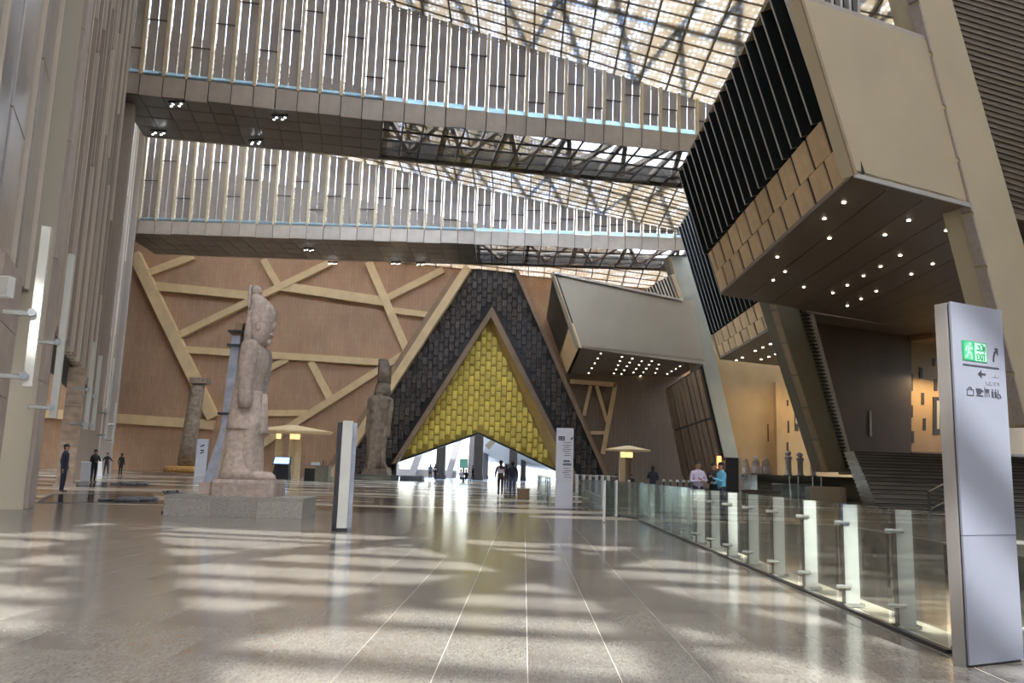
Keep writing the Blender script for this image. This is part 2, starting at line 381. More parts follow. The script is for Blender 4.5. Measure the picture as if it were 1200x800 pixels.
# ================================================================== BACK WALL
PL = [(548,318),(395,553)]; PR = [(608,326),(708,553)]        # outer slopes of the portal, in the photo
def on(py, seg):                                              # photo x on a slope at photo y
    (xa, ya), (xb, yb) = seg; return xa + (xb - xa) * (py - ya) / (yb - ya)
def B98(px, py, y=D): return Wy(px, py, y)
pl0, pl1 = B98(*PL[0]), B98(*PL[1]); pr0, pr1 = B98(*PR[0]), B98(*PR[1])
def at_z(a, c, z): t = (z - a.z) / (c.z - a.z); return a + (c - a) * t
b = MB()
b.prism([(-66, D, -.3), at_z(pl0, pl1, -.3), at_z(pl0, pl1, 25.6), (-66, D, 25.6 + 0)], (0, .8, 0))
b.prism([(-66, D, 25.6), at_z(pl0, pl1, 25.6), at_z(pr0, pr1, 25.6), (45, D, 25.6), (45, D, 27.5), (-66, D, 33)], (0, .8, 0))
wall_back = struct(b.build('wall_back', 'wallbrown'))
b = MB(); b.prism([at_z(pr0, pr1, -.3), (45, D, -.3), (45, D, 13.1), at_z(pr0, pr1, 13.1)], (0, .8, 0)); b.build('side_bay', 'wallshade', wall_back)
b = MB(); b.prism([at_z(pr0, pr1, 13.1), (45, D, 13.1), (45, D, 25.6), at_z(pr0, pr1, 25.6)], (0, .8, 0)); b.build('upper_bay', 'wallorange', wall_back)
beams = [((160,299),(252,490),13,.9),((175,321),(228,301),9,.6),((185,336),(312,349),10,.6),((331,336),(451,354),11,.6),
 ((212,393),(392,307),8,.7),((310,305),(327,335),8,.5),((433,308),(478,412),9,.7),((452,351),(520,317),8,.6),((460,364),(507,370),7,.5),
 ((220,410),(448,425),8,.6),((298,527),(478,413),8,.7),((365,424),(388,468),8,.5),((300,441),(338,421),7,.5),((300,484),(362,484),7,.5),
 ((50,484),(252,498),11,.6),
 ((668,447),(722,451),5,.5),((692,452),(684,487),4,.4),((699,452),(711,494),4,.4),((721,450),(706,532),5,.5),((692,507),(712,507),4,.4)]
for (p, q, w, dp) in beams:
    P, Q = B98(*p), B98(*q); b = MB(); wd = w * D / F
    P.y = Q.y = D - dp / 2
    b.bar(P, Q, dp - .02, wd, up=(0, 0, 1) if abs(Q.x - P.x) > .3 else (1, 0, 0)); b.build('strut', 'beam', wall_back)

# ================================================================== ROOF
def zroof(x, y):
    if y <= 85: return 30.4 - .19 * x - .05 * (y - 54)
    a = 30.4 - .19 * x - .05 * 31; e = 24.9 - .083 * x
    return a + (e - a) * min(1, (y - 85) / 12.5)
RX0, RX1 = -78.0, 40.0
Y_EDGE = -11.9                                                 # here the dense roof starts; before it an open lattice
# bridges: near edge left/right, far edge left/right on the ground plan, deck underside at 24 m
BR = [dict(a=V((-26.2,47.75,0)), c=V((14.4,56.0,0)), w=7.2, bays=30), dict(a=V((-41.5,79.6,0)), c=V((16.5,81.2,0)), w=8.6, bays=34)]
ZB = 24.0
def ybr(i, x, off=0.):
    a, c = BR[i]['a'], BR[i]['c']; return a.y + (c.y - a.y) * (x - a.x) / (c.x - a.x) + off
b = MB()
def roof_strip(mb, x0, x1, f0, f1, n=1, lift=.10):
    for k in range(n):
        t0, t1 = k / n, (k + 1) / n
        ya, yb = f0(x0) + (f1(x0) - f0(x0)) * t0, f0(x0) + (f1(x0) - f0(x0)) * t1
        yc, yd = f0(x1) + (f1(x1) - f0(x1)) * t0, f0(x1) + (f1(x1) - f0(x1)) * t1
        mb.hexa([(x0, ya, zroof(x0,ya)+lift), (x1, yc, zroof(x1,yc)+lift), (x1, yd, zroof(x1,yd)+lift), (x0, yb, zroof(x0,yb)+lift),
                 (x0, ya, zroof(x0,ya)+lift+.06), (x1, yc, zroof(x1,yc)+lift+.06), (x1, yd, zroof(x1,yd)+lift+.06), (x0, yb, zroof(x0,yb)+lift+.06)])
NX = 69; xs = [RX0 + 1.9 * k for k in range(NX + 1)]
SLOT = 1.0                                                    # the skylight slot behind each slatted screen begins here
zones = [(lambda x: Y_EDGE, lambda x: 40.), (lambda x: 40., lambda x: ybr(0, x, .75)), (lambda x: ybr(0, x, 14.2), lambda x: ybr(1, x, .75)), (lambda x: ybr(1, x, 8.3), lambda x: D)]
for z0, z1 in zones[:1]:
    for k in range(NX): roof_strip(b, xs[k], xs[k+1], z0, z1, 4)
ceiling = struct(b.build('ceiling', 'roof'))
rest = MB(); np_ = 0
for zi, rows in ((1, 6), (2, 6), (3, 3)):
    f0, f1 = zones[zi]
    for k in range(NX):
        for r in range(rows):
            g0 = lambda x, r=r: f0(x) + (f1(x) - f0(x)) * (r / rows) + .004
            g1 = lambda x, r=r: f0(x) + (f1(x) - f0(x)) * ((r + 1) / rows) - .004
            seen = (zi == 1 and r >= 1 and 34 <= k < 56) or (zi == 2 and 34 <= k < 53)
            if seen and np_ < 295:
                m = MB(); roof_strip(m, xs[k] + .004, xs[k+1] - .004, g0, g1, 1, lift=random.uniform(.08, .12)); m.build('roof_panel', 'roof' if k < 45 else 'roofwarm', ceiling); np_ += 1
            else: roof_strip(rest, xs[k] + .004, xs[k+1] - .004, g0, g1)
stuff(rest.build('roof_panel', 'roofwarm', ceiling))
sk = MB()                                                     # clear slot behind each screen
for k in range(NX):
    for i, w in ((0, 13.45), (1, 7.55)): roof_strip(sk, xs[k], xs[k+1], lambda x: ybr(i, x, .75), lambda x: ybr(i, x, .75 + w))
sk.build('skylight', 'skylight', ceiling)
for k, xx in enumerate(xs[25:57]):
    for f0, f1 in (zones[1], zones[2], zones[3]):
        y0, y1 = f0(xx), f1(xx); m = MB(); mid = [y0 + (y1 - y0) * t for t in (0, .5, 1)]
        for q in range(2): m.bar((xx, mid[q], zroof(xx, mid[q]) - .05), (xx, mid[q+1], zroof(xx, mid[q+1]) - .05), .10, .24)
        m.build('purlin', 'purlin', ceiling)
for zi, rows in ((1, 12), (2, 12), (3, 6)):
    f0, f1 = zones[zi]
    for r in range(rows + 1):
        m = MB(); P = []
        for xx in (-28., -8., 12., 30.): yy = f0(xx) + (f1(xx) - f0(xx)) * r / rows; P.append(V((xx, yy, zroof(xx, yy) - .04)))
        for q in range(3): m.bar(P[q], P[q+1], .055, .12)
        m.build('crossbar', 'purlin', ceiling)
# folded truss of broad beige chords just under the membrane
for zi, per in ((1, 7.6), (2, 7.6)):
    f0, f1 = zones[zi]; x = -27.
    while x < 29:
        for (xa, ta, xb, tb) in ((x, 0., x + per/2, 1.), (x + per/2, 1., x + per, 0.), (x, .5, x + per*.25, 0.), (x + per*.75, .5, x + per, 1.), (x, .5, x + per, .5)):
            ya = f0(xa) + (f1(xa) - f0(xa)) * ta; yb = f0(xb) + (f1(xb) - f0(xb)) * tb
            m = MB(); m.bar((xa, ya, zroof(xa, ya) + .45), (xb, yb, zroof(xb, yb) + .45), .36, .3); m.build('truss_chord', 'truss', ceiling)
        x += per
# open lattice canopy over the entrance side
lat = thing('lattice_canopy', 'open lattice of beams in the roof over the sunlit paving', 'canopy', (0, 0, 0))
zl = lambda x, y: zroof(x, y) + .2
y = Y_EDGE - 1.3
while y > -42:
    w = random.uniform(.10, .42); m = MB(); m.bar((-34, y, zl(-34, y)), (34, y + random.uniform(-.5, .5), zl(34, y)), w, .3); m.build('slat', 'truss', lat)
    y -= w / 2 + random.uniform(.8, 2.0)
for k in range(14):
    xa = -36 + k * 5.3 + random.uniform(-1, 1)
    for s in (-1, 1):
        m = MB(); m.bar((xa, Y_EDGE - .1, zl(xa, Y_EDGE) - .4), (xa + s * 15, -42, zl(xa + s * 15, -42) - .4), random.uniform(.4, 1.1), .5); m.build('truss_chord', 'truss', lat)
for k in range(9):
    xa = -33 + k * 7.5; m = MB(); m.bar((xa, Y_EDGE, zl(xa, Y_EDGE) - .8), (xa + 1.5, -42, zl(xa, -42) - .8), .5, .7); m.build('beam', 'truss', lat)

# the near end of the hall, behind the photographer
b = MB(); b.box(-31, 46, -46.6, -46, 0, 40); struct(b.build('wall_rear', 'white'))
b = MB(); b.box(-31.6, -31, -46.6, 52, 0, 40); struct(b.build('wall_side', 'concrete'))
b = MB(); b.box(-78, -31.6, -12.4, -11.9, 0, 44); struct(b.build('wall_aisle', 'concretegrey'))
b = MB(); b.box(-78.6, -78, -12.4, D, 0, 46); struct(b.build('wall_aisle_end', 'concretegrey'))
b = MB(); b.box(46, 46.6, -46.6, 62, 0, 34); struct(b.build('wall_far_side', 'concretegrey'))
# ================================================================== FOOTBRIDGES WITH SLATTED SCREENS
def bridge(i, label):
    S = BR[i]; a, c = S['a'], S['c']; L = (c - a).length; u = (c - a).normalized(); w = V((-u.y, u.x, 0)); nb = S['bays']
    t = link('footbridge', None); tag(t, label, 'footbridge')
    t.matrix_world = frame((a.x, a.y, ZB), u, w, (0, 0, 1))
    W, bw = S['w'], L / nb
    g = round(nb * (.40 if i == 0 else .62)); Lg = L * g / nb
    piece('deck', 'claddark', t, 0, Lg, .12, W - .05, .08, 1.5); piece('edge_beam', 'claddark', t, Lg, L, .14, .5, .08, 1.3); piece('edge_beam', 'claddark', t, Lg, L, W - .6, W - .06, .08, 1.3)
    for k in range(g, nb, 3):
        for (xa, ya, xb, yb) in ((k + .3, .09, k + 1.5, .91), (k + 1.5, .91, k + 2.8, .09), (k + .2, .07, k + .2, .93)):
            m = MB(); m.bar((min(xa * L / nb, L), ya * W, .5), (min(xb * L / nb, L), yb * W, .5), .34, .34); m.build('deck_truss', 'findark', t)
    piece('rear_fascia', 'fascia', t, 0, L, W - .05, W + .1, -.05, 1.6)
    zt = lambda s: zroof((a + u * s).x, (a + u * s).y) - ZB - .1
    for k in range(nb):
        s0, s1 = k * bw, (k + 1) * bw
        piece('fascia_panel', 'fascia', t, s0 + .03, s1 - .03, random.uniform(-.02, .05), .12, random.uniform(-.12, 0), 1.28 + random.uniform(0, .05), (random.uniform(-.02, .02), 0, 0))
        piece('strip_window', 'strip', t, s0 + .14, s1 - .10, .10, .16, 1.34, 1.66)
        cells = 4
        for r in range(cells):
            piece('soffit_panel', 'soffitdark' if k < g else 'tintglass', t, s0 + .03, s1 - .03, .15 + (W - .3) * r / cells + .03, .15 + (W - .3) * (r + 1) / cells - .03, -.02 + random.uniform(-.012, .012), .06, (random.uniform(-.006, .006), random.uniform(-.006, .006), 0))
        if k >= g:
            piece('soffit_mullion', 'claddark', t, s0 - .05, s0 + .05, .15, W - .1, -.05, .10)
            if k == g:
                for r in range(1, cells): piece('soffit_mullion', 'claddark', t, Lg, L, .15 + (W - .3) * r / cells - .04, .15 + (W - .3) * r / cells + .04, -.045, .09)
        h = min(zt(s0), zt(s1))
        m = MB(); m.box(s0 - .10, s0 + .10, -.04, .30, 1.3, zt(s0)); m.build('mullion', 'mullion', t)
        gap = .07 if i == 0 else .11; pw = (bw - .20 - 2 * gap) / 2
        for q in range(2):
            x0 = s0 + .10 + gap * (.9 if k % 4 else 1.0) + q * (pw + gap) - (gap * .35 if q else 0)
            zs = 1.7 + (h - 1.7) * ((k * .37) % 1 * .6 + .15)
            zt0, zt1 = zt(x0) - .02, zt(x0 + pw) - .02
            piece('screen_panel', 'screen', t, x0, x0 + pw, .22, .27, 1.72, zs + .08)
            m = MB(); m.hexa([(x0, .14, zs - .05), (x0 + pw, .14, zs - .05), (x0 + pw, .19, zs - .05), (x0, .19, zs - .05), (x0, .14, zt0), (x0 + pw, .14, zt1), (x0 + pw, .19, zt1), (x0, .19, zt0)])
            m.build('screen_panel', 'screen', t)
        piece('transom', 'screenbk', t, s0 + .1, s1 - .1, .08, .13, zs - .10, zs - .02)
    return t
bridge(0, 'dark-bottomed footbridge with tall slatted screen that runs behind the louvred block')
bridge(1, 'footbridge close to the brown strutted wall, its end over the grey plain block')

def spotcluster(px, py, group, lab):
    p = Wz(px, py, ZB - .09); t = thing('spotlight_cluster', lab, 'spotlight', p, random.uniform(-.3, .3), group)
    m = MB(); m.box(-.55, .55, -.05, .05, -.12, 0); m.build('rail', 'darksteel', t)
    for k in range(4):
        m = MB(); x = -.42 + k * .28; y = .14 * (-1) ** k
        m.tube([(x, y * .3, -.1), (x, y, -.26)], .05, 6); hd = m.build('lamp', 'darksteel', t)
        m = MB(); m.tube([(x, y, -.27), (x, y, -.31)], [.06, .08], 8); m.build('bulb', 'bulbcool', hd)
for p in ((207,118),(186,152),(300,163),(328,134)): spotcluster(*p, 'spotlights under the tall-screened footbridge', 'small cluster of bright spotlights hung under the footbridge with the tall screen')
for p in ((362,290),(390,306),(464,306),(493,307)): spotcluster(*p, 'spotlights under the far footbridge', 'small cluster of bright spotlights hung under the footbridge by the brown wall')

# ================================================================== LEFT WALL
LA = V((-.4254, .9050, 0)); LN = V((.9050, .4254, 0)); LO = V((-13.9, 24.0, 0))
b = MB(); b.box(-15.5, 81.5, -1.9, -.72, 5.4, 37.0)
wall_left = struct(b.build('wall_left', 'claddark')); wall_left.matrix_world = frame(LO, LA, -LN, (0, 0, 1))
# local frame: x along the wall away from the camera, y INTO the wall (so hall side is -y)
def lw(name, m, s0, s1, n0, n1, z0, z1, parent=None): return piece(name, m, parent or wall_left, s0, s1, -n1, -n0, z0, z1)
wall_left.data.transform(Matrix.Scale(-1, 4, (0, 1, 0))); wall_left.data.flip_normals()
# metal panels before the first column
s = -15.4
while s < -4.2:
    w = 1.25; z = 5.45 - random.uniform(0, .02)
    off = random.choice((-.64, -.60, -.55)); w = random.choice((1.1, 1.6, 2.1))
    while z < 37:
        h = random.uniform(4.2, 6.0) if z > 6 else random.uniform(2, 5.5)
        lw('cladding_panel', 'metalclad', s + .02, s + w - .03, -.74, off, z, min(z + h - .05, 37)); z += h
    if random.random() < .4: lw('fin', 'fin', s + w - .08, s + w + .02, -.74, off + .10, 5.45, 37)
    s += w
# ribbed cladding beyond
s = -1.2; k = 0
while s < 79:
    w = .52 + .008 * s; br = 9 + random.uniform(0, 14)
    big = k % 3 == 0
    if not (27.4 < s < 31) and not (58 < s < 61):
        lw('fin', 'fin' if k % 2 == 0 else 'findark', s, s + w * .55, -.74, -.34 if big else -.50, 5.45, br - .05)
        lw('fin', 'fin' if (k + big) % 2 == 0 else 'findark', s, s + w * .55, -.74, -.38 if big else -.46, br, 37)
    s += w; k += 1
def column(s0, s1, n0, n1, m, edge, label_z=36.5, joint=3.2):
    lw('column', m, s0, s1, n0, n1, 0, label_z)
    z = 0; 
    while z < label_z:
        lw('edge_stone', edge, s0 + .04, s1 + .25, n1 - .28, n1 + .10, z + .012, min(z + joint - .012, label_z)); z += joint
column(-3.9, -2.6, -.92, -.10, 'column', 'pinkstone')
column(28.2, 30.2, -.95, .05, 'findark', 'pinkstone', joint=2.2)
column(58.5, 60.5, -.95, .05, 'findark', 'pinkstone', joint=2.2)
# stone pier under the metal panels
for (z0, z1) in ((0, .9), (.92, 2.55), (2.57, 4.0), (4.02, 5.36)):
    lw('pier_stone', 'pinkstone', -8.9, -6.1, -1.3, -.42, z0, z1)
lw('pier_core', 'claddark', -8.8, -6.2, -1.6, -1.3, 0, 5.4)
m_ = MB(); m_.box(-.30, .30, -.30, .30, 0, 5.4)
pil = thing('marble_pillar', 'veined brown marble pillar standing beside the far pool', 'pillar', (LO + LA * 14.6 - LN * .5), .4)
b = MB(); z = 0
while z < 5.3: b.box(-.34, .34, -.34, .34, z + .01, min(z + 1.78, 5.38)); z += 1.79
b.build('shaft', 'marblepillar', pil); b = MB(); b.box(-.42, .42, -.42, .42, 0, .16); b.build('base', 'pinkstone', pil)
# upright white light tubes on brackets
def lightbar(pt, pb, lab, group):
    n0 = LO + LN * .58; p, q = hit(*pt, n0, LN), hit(*pb, n0, LN)
    g = (q + p) / 2; q.x, q.y = g.x, g.y; p.x, p.y = g.x, g.y
    t = thing('light_tube', lab, 'wall light', (g.x, g.y, q.z), math.atan2(LA.y, LA.x), group)
    h = p.z - q.z; m = MB(); m.box(-.14, .14, -.07, .07, 0, h); m.build('tube', 'lighttube', t)
    for f in (.06, .45):
        m = MB(); m.tube([(0, 0, h * f), (0, .5, h * f)], .05, 6); m.tube([(-.2, .06, h * f), (.2, .06, h * f)], .07, 6); m.build('bracket', 'steel', t)
for pt, pb, lab in (((57,271),(31,452),'white upright light tube in front of the smooth beige column'),((85,301),(61,489),'white upright light tube past the stone edge of the smooth column'),
 ((113,405),(98,502),'nearer white light tube of the pair past the marble pillar'),((119,420),(107,503),'further white light tube of the pair past the marble pillar'),
 ((131,450),(122,513),'longer white light tube of the pair close to the brown wall'),((137,473),(131,518),'shorter white light tube of the pair close to the brown wall')):
    lightbar(pt, pb, lab, 'light tubes on the ribbed wall')
# flood lamp on the near cladding
t = thing('wall_lamp', 'white box lamp under the metal cladding', 'lamp', Wy(5, 336, 15.2))
b = MB(); b.box(-.14, .14, -.1, .1, -.2, .2); b.build('housing', 'white', t); b = MB(); b.box(-.12, .12, -.115, -.1, -.17, .17); b.build('lens', 'lighttube', t)
# ================================================================== RIGHT SIDE: CANTILEVERED BLOCKS
FU = V((.883, .469, 0)); FN = V((.469, -.883, 0))            # direction of the front faces, and their normal
LEAN = .29
def leanx(x0, z0, z): return x0 - LEAN * (z - z0)
def left_face(t, x0, z0, y0, y1, z_l, z_top, nf, rows, first_w, dl_back=None):
    """side of a block that leans into the hall: honey panels below, black louvres above"""
    v = V((-LEAN, 0, 1)).normalized(); n = v.cross(V((0, 1, 0))); n = -n if n.x > 0 else n
    Ln = y1 - y0; k = 1 / v.z
    root = link('louvred_side', None, t); root.matrix_local = frame((x0, y0, z0), (0, 1, 0), v, n)   # x along, y up the slope, z out of the face
    H = (z_top - z0) * k; HL = (z_l - z0) * k
    b = MB(); b.box(0, Ln, 0, HL, -.5, -.10); b.build('panel_backing', 'dark', root)
    b = MB(); b.box(0, Ln, HL, H, -.5, -.28); b.build('dark_glazing', 'louvreglass', root)
    rh = HL / rows
    for r in range(rows):
        s = -first_w * (r % 2) * .5
        while s < Ln:
            s0, s1 = max(0, s), min(Ln, s + first_w)
            if s1 - s0 > .2:
                piece('cladding_panel', 'stonepanel', root, s0 + .13, s1 - .13, rh * r + .01, rh * (r + 1) - .015, -.10, random.uniform(-.075, -.03))
            s += first_w
    for q in range(nf + 1):
        s = Ln * q / nf
        piece('louvre', 'louvre', root, s - .06, s + .06, HL, H, -.28, .20)
        piece('louvre_edge', 'louvreedge', root, s - .035, s + .035, HL, H, .20, .23)
    piece('top_rail', 'trim', root, 0, Ln, H, H + .12, -.4, .1)
    return root

def downlights(t, pts, z, r=.075):
    me = MB(); me.tube([(0, 0, 0), (0, 0, -.03)], [r, r * .9], 8); me = me.mesh('downlight', 'bulb')
    for p in pts:
        q = Wz(p[0], p[1], z); link('downlight', me, t, (q.x, q.y, z))

# ---- block A: the near one
A0 = V((11.06, 27.12, 11.7)); AZ = 19.2
tA = thing('cantilevered_block', 'near cantilevered block with plain beige front, black louvres and broad brown underside', 'building block')
def FA(px, py, back=0.): return hit(px, py, A0 - FN * back, FN)
left_face(tA, 11.06, 11.7, 27.3, 46.6, 14.15, 19.2, 17, 2, 1.75)
BRa, TRa = FA(1150, 244), FA(1093, 50); TLa = V((leanx(11.06, 11.7, AZ), 0, AZ)); 
TLa = hit(936, -4, A0, FN)
b = MB(); b.prism([A0, BRa, TRa, TLa], -FN * .5); b.build('front_face', 'concrete', tA)
b = MB(); e = (A0 - TLa).normalized(); o = -FU * .16 + FN * .03
b.prism([A0 + FN*.02 - FU*.02, A0 + FN*.02 + FU * .12, TLa + FN*.02 + FU * .12, TLa + FN*.02 - FU*.02], FN * .06); b.build('edge_trim', 'trim', tA)
b = MB(); b.prism([A0 + V((0,0,-.1)), BRa + V((0,0,-.1)), BRa + V((0,0,.06)), A0 + V((0,0,.06))], FN * .07); b.build('edge_trim', 'louvreedge', tA)
b = MB(); b.bar(TLa + V((0,0,.08)) - FN * .3, TRa + V((0,0,.08)) - FN * .3, .55, .22); b.build('parapet', 'fascia', tA)
# soffit: long boards that run into the block
nbrd = 12; Zs = 11.7
for k in range(nbrd):
    w0, w1 = 24.0 * k / nbrd, 24.0 * (k + 1) / nbrd - .06
    p0, p1 = A0 + FU * w0, A0 + FU * w1
    yb0, yb1 = 46.5 + (p0.x - 11.06) * .6, 46.5 + (p1.x - 11.06) * .6
    b = MB(); b.hexa([(p0.x, p0.y, Zs), (p1.x, p1.y, Zs), (p1.x, yb1, Zs), (p0.x, yb0, Zs), (p0.x, p0.y, Zs+.2), (p1.x, p1.y, Zs+.2), (p1.x, yb1, Zs+.2), (p0.x, yb0, Zs+.2)])
    b.build('soffit_board', 'soffit', tA)
b = MB(); b.hexa([(11.2, 27.5, 11.9), (23.4, 34.0, 11.9), (23.4, 53, 11.9), (11.2, 46.4, 11.9), (11.2, 27.5, 12.1), (23.4, 34.0, 12.1), (23.4, 53, 12.1), (11.2, 46.4, 12.1)]); b.build('floor_deck', 'dark', tA)
downlights(tA, [(989,237),(966,256),(972,279),(911,301),(920,318),(906,328),(942,336),(1065,258),(1037,275),(1109,270),(1055,299),(1032,312),(1012,323),(993,334),(976,343),(1093,309),(1119,296),(1068,321),(1027,341),(1009,350),(993,358),(1128,317),(1142,353),(1098,369),(1091,398)], 11.69)
# glazed storey above the parapet
b = MB(); q0, q1 = TRa - FN * 3.5, TLa * .45 + TRa * .55 - FN * 3.5
b.prism([q1 + V((0,0,-1)), q0 + V((0,0,-1)), q0 + V((0,0,6)), q1 + V((0,0,6))], -FN * .2); b.build('upper_glazing', 'louvreglass', tA)
for k in range(7):
    p = q1 + (q0 - q1) * (k / 6) + FN * .1; b = MB(); b.bar(p + V((0,0,-1)), p + V((0,0,6)), .14, .3, up=FN); b.build('mullion', 'louvreedge', tA)

# ---- leaning piers
def pier(label, quad, p0, depth, m, side, nst=6, front=True, sd=.9):
    """quad: photo corners top-left, top-right, bottom-right, bottom-left on the front plane through p0"""
    t = thing('leaning_pier', label, 'pillar')
    a, c, d, e = [hit(*q, p0, FN) for q in quad]
    b = MB(); b.prism([e, d, c, a], -FN * depth); b.build('shaft', m, t)
    for k in range(nst):                                      # stone edging down the left side
        f0, f1 = k / nst + .004, (k + 1) / nst - .004; q0, q1 = a + (e - a) * f0, a + (e - a) * f1
        b = MB(); o = FU * -.10; b.prism([q1 + o, q1 - o * .2, q0 - o * .2, q0 + o], FN * .07)
        if front: b.build('edge_stone', side, t)
        b = MB(); b.prism([q1 + o, q1 + o - FN * depth * sd, q0 + o - FN * depth * sd, q0 + o], FU * .09); b.build('side_stone', side, t)
    return t
pier('broad leaning beige pier beside the plain front of the near block', [(1062,-60),(1098,-60),(1262,500),(1205,500)], A0 + FN * .08, 1.2, 'concrete', 'pinkstone', 9, False, .35)
pB0 = V((14.2, 49.6, 0))
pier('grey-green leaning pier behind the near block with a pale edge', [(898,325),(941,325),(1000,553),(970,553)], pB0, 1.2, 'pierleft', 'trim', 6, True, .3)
# dark louvre ladder and pale edge of that pier
t = thing('louvre_ladder', 'dark ladder of narrow blades leaning beside the grey-green pier', 'louvre')
n_ = 46
for k in range(n_):
    f = (k + .5) / n_; p, q = hit(934 + (992-934) * f, 350 + (548-350) * f, pB0 + FN * .15, FN), hit(943 + (997-943) * f, 350 + (548-350) * f, pB0 + FN * .15, FN)
    b = MB(); b.bar(p, q, .12, .10); b.build('blade', 'louvre', t)
b = MB(); b.prism([hit(*c, pB0 + FN * .15, FN) for c in ((942,350),(949,350),(1002,549),(996,549))], -FN * .5); b.build('edge', 'louvreedge', t)
pC0 = V((16.2, 84.0, 0))
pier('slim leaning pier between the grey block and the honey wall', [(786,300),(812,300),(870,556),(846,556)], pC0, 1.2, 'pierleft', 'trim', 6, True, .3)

# ---- block B: behind A
tB = thing('cantilevered_block', 'middle cantilevered block half hidden behind the near one, black louvres over honey panels', 'building block')
left_face(tB, 17.2, 11.75, 50.8, 72.6, 13.9, 23.8, 20, 2, 2.0)
b = MB(); b.hexa([(17.2,50.8,11.72),(40,63,11.72),(40,86,11.72),(17.2,72.6,11.72),(17.2,50.8,11.95),(40,63,11.95),(40,86,11.95),(17.2,72.6,11.95)]); b.build('soffit', 'soffit', tB)
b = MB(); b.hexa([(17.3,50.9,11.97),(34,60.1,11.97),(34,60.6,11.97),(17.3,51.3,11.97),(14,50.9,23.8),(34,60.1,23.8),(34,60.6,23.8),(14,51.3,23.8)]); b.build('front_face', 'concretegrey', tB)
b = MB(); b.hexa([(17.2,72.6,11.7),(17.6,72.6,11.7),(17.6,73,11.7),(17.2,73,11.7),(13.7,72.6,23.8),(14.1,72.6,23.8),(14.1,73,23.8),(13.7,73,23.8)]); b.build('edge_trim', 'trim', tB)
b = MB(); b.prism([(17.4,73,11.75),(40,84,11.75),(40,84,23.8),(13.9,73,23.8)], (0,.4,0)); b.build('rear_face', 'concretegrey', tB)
downlights(tB, [(863,422),(870,419),(885,411),(894,407),(903,403),(913,398),(892,421),(901,418),(909,415)], 11.69, .10)

# ---- block C: far, grey
tC = thing('cantilevered_block', 'far grey plain-fronted block beside the black portal, many tiny lamps underneath', 'building block')
C0 = Wz(678, 407, 13.0)
def FC(px, py, back=0.): return hit(px, py, C0 - FN * back, FN)
front = [FC(678,407), FC(826,427), FC(812,352), FC(799,352), FC(648,320)]
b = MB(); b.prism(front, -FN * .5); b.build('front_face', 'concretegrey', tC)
TLc = FC(648, 320)
b = MB(); b.prism([FC(678,407), FC(680.5,407.2), FC(651,320.6), FC(648,320)], FN * .08); b.build('edge_trim', 'trim', tC)
b = MB(); b.bar(TLc, FC(799,352), .5, .2); b.build('parapet', 'fascia', tC)
zc = C0.z
cR = FC(826, 427)
b = MB(); b.hexa([(C0.x, C0.y, zc), (cR.x, cR.y, zc - .0), (cR.x, D, zc), (C0.x, D, zc), (C0.x, C0.y, zc+.2), (cR.x, cR.y, zc+.2), (cR.x, D, zc+.2), (C0.x, D, zc+.2)]); b.build('soffit', 'soffit', tC)
# left side of C: honey panel below, dark glazing above
v = (TLc - C0); zt = TLc.z
for (f0, f1, m, nm) in ((0, .33, 'stonepanel', 'cladding_panel'), (.33, 1, 'louvre', 'dark_glazing')):
    p, q = C0 + v * f0, C0 + v * f1
    b = MB(); b.prism([p, p + V((0, D - p.y, 0)), q + V((0, D - q.y, 0)), q], (.3, 0, 0)); b.build(nm, m, tC)
# clerestory on top of C
tri = [FC(754,341,.6), FC(797,351,.6), FC(786,322,.6)]
b = MB(); b.prism(tri, -FN * .2); b.build('clerestory', 'louvreglass', tC)
for k in range(1, 10):
    f = k / 10; p = tri[0] + (tri[1] - tri[0]) * f; q = tri[0] + (tri[2] - tri[0]) * f
    b = MB(); b.bar(p + FN * .05, q + FN * .05, .12, .12, up=FN); b.build('mullion', 'fin', tC)
b = MB(); b.bar(tri[1] + FN*.1, tri[2] + FN*.1, .5, .4, up=FN); b.build('mullion', 'trim', tC)
pts = []
for k, (xa, ya, xb, yb, n) in enumerate(((704,414,690,437,5),(729,418,715,447,7),(741,420,722,447,7),(752,423,736,445,6),(764,423,744,449,7),(772,427,762,451,6),(797,429,782,438,4))):
    for q in range(n): pts.append((xa + (xb - xa) * q / (n - 1), ya + (yb - ya) * q / (n - 1)))
downlights(tC, pts, zc - .01, .085)

# ---- planked leaning side wall under C
t = struct(link('wall_planked', None)); ro = thing
pk0 = Wz(848, 556, 0.0); 
def PK(px, py): return hit(px, py, (18.2, 84, 0), (1, 0, .30))
quad = [(781,455),(822,428),(853,562),(802,562)]
a, c, d, e = [PK(*q) for q in quad]
b = MB(); b.prism([a, c, d, e], (.12, 0, .03)); b.build('backing', 'dark', t)
for r, (g0, g1) in enumerate(((.02, .44), (.46, .99))):
    for k in range(9):
        f0, f1 = k / 9 + .008, (k + 1) / 9 - (.012 if k % 2 else .02)
        T0, T1 = a + (c - a) * f0, a + (c - a) * f1; E0, E1 = e + (d - e) * f0, e + (d - e) * f1
        g1k = g1 - random.uniform(0, .06) * r
        b = MB(); b.prism([T0 + (E0-T0)*g0, T1 + (E1-T1)*g0, T1 + (E1-T1)*g1k, T0 + (E0-T0)*g1k], (-.18 - .06 * (k % 2), 0, -.05)); b.build('plank', 'planks', t)

# ---- walls deep under the blocks
b = MB()
def gw(px, py, y, dx=0): return Wy(px, py, y)
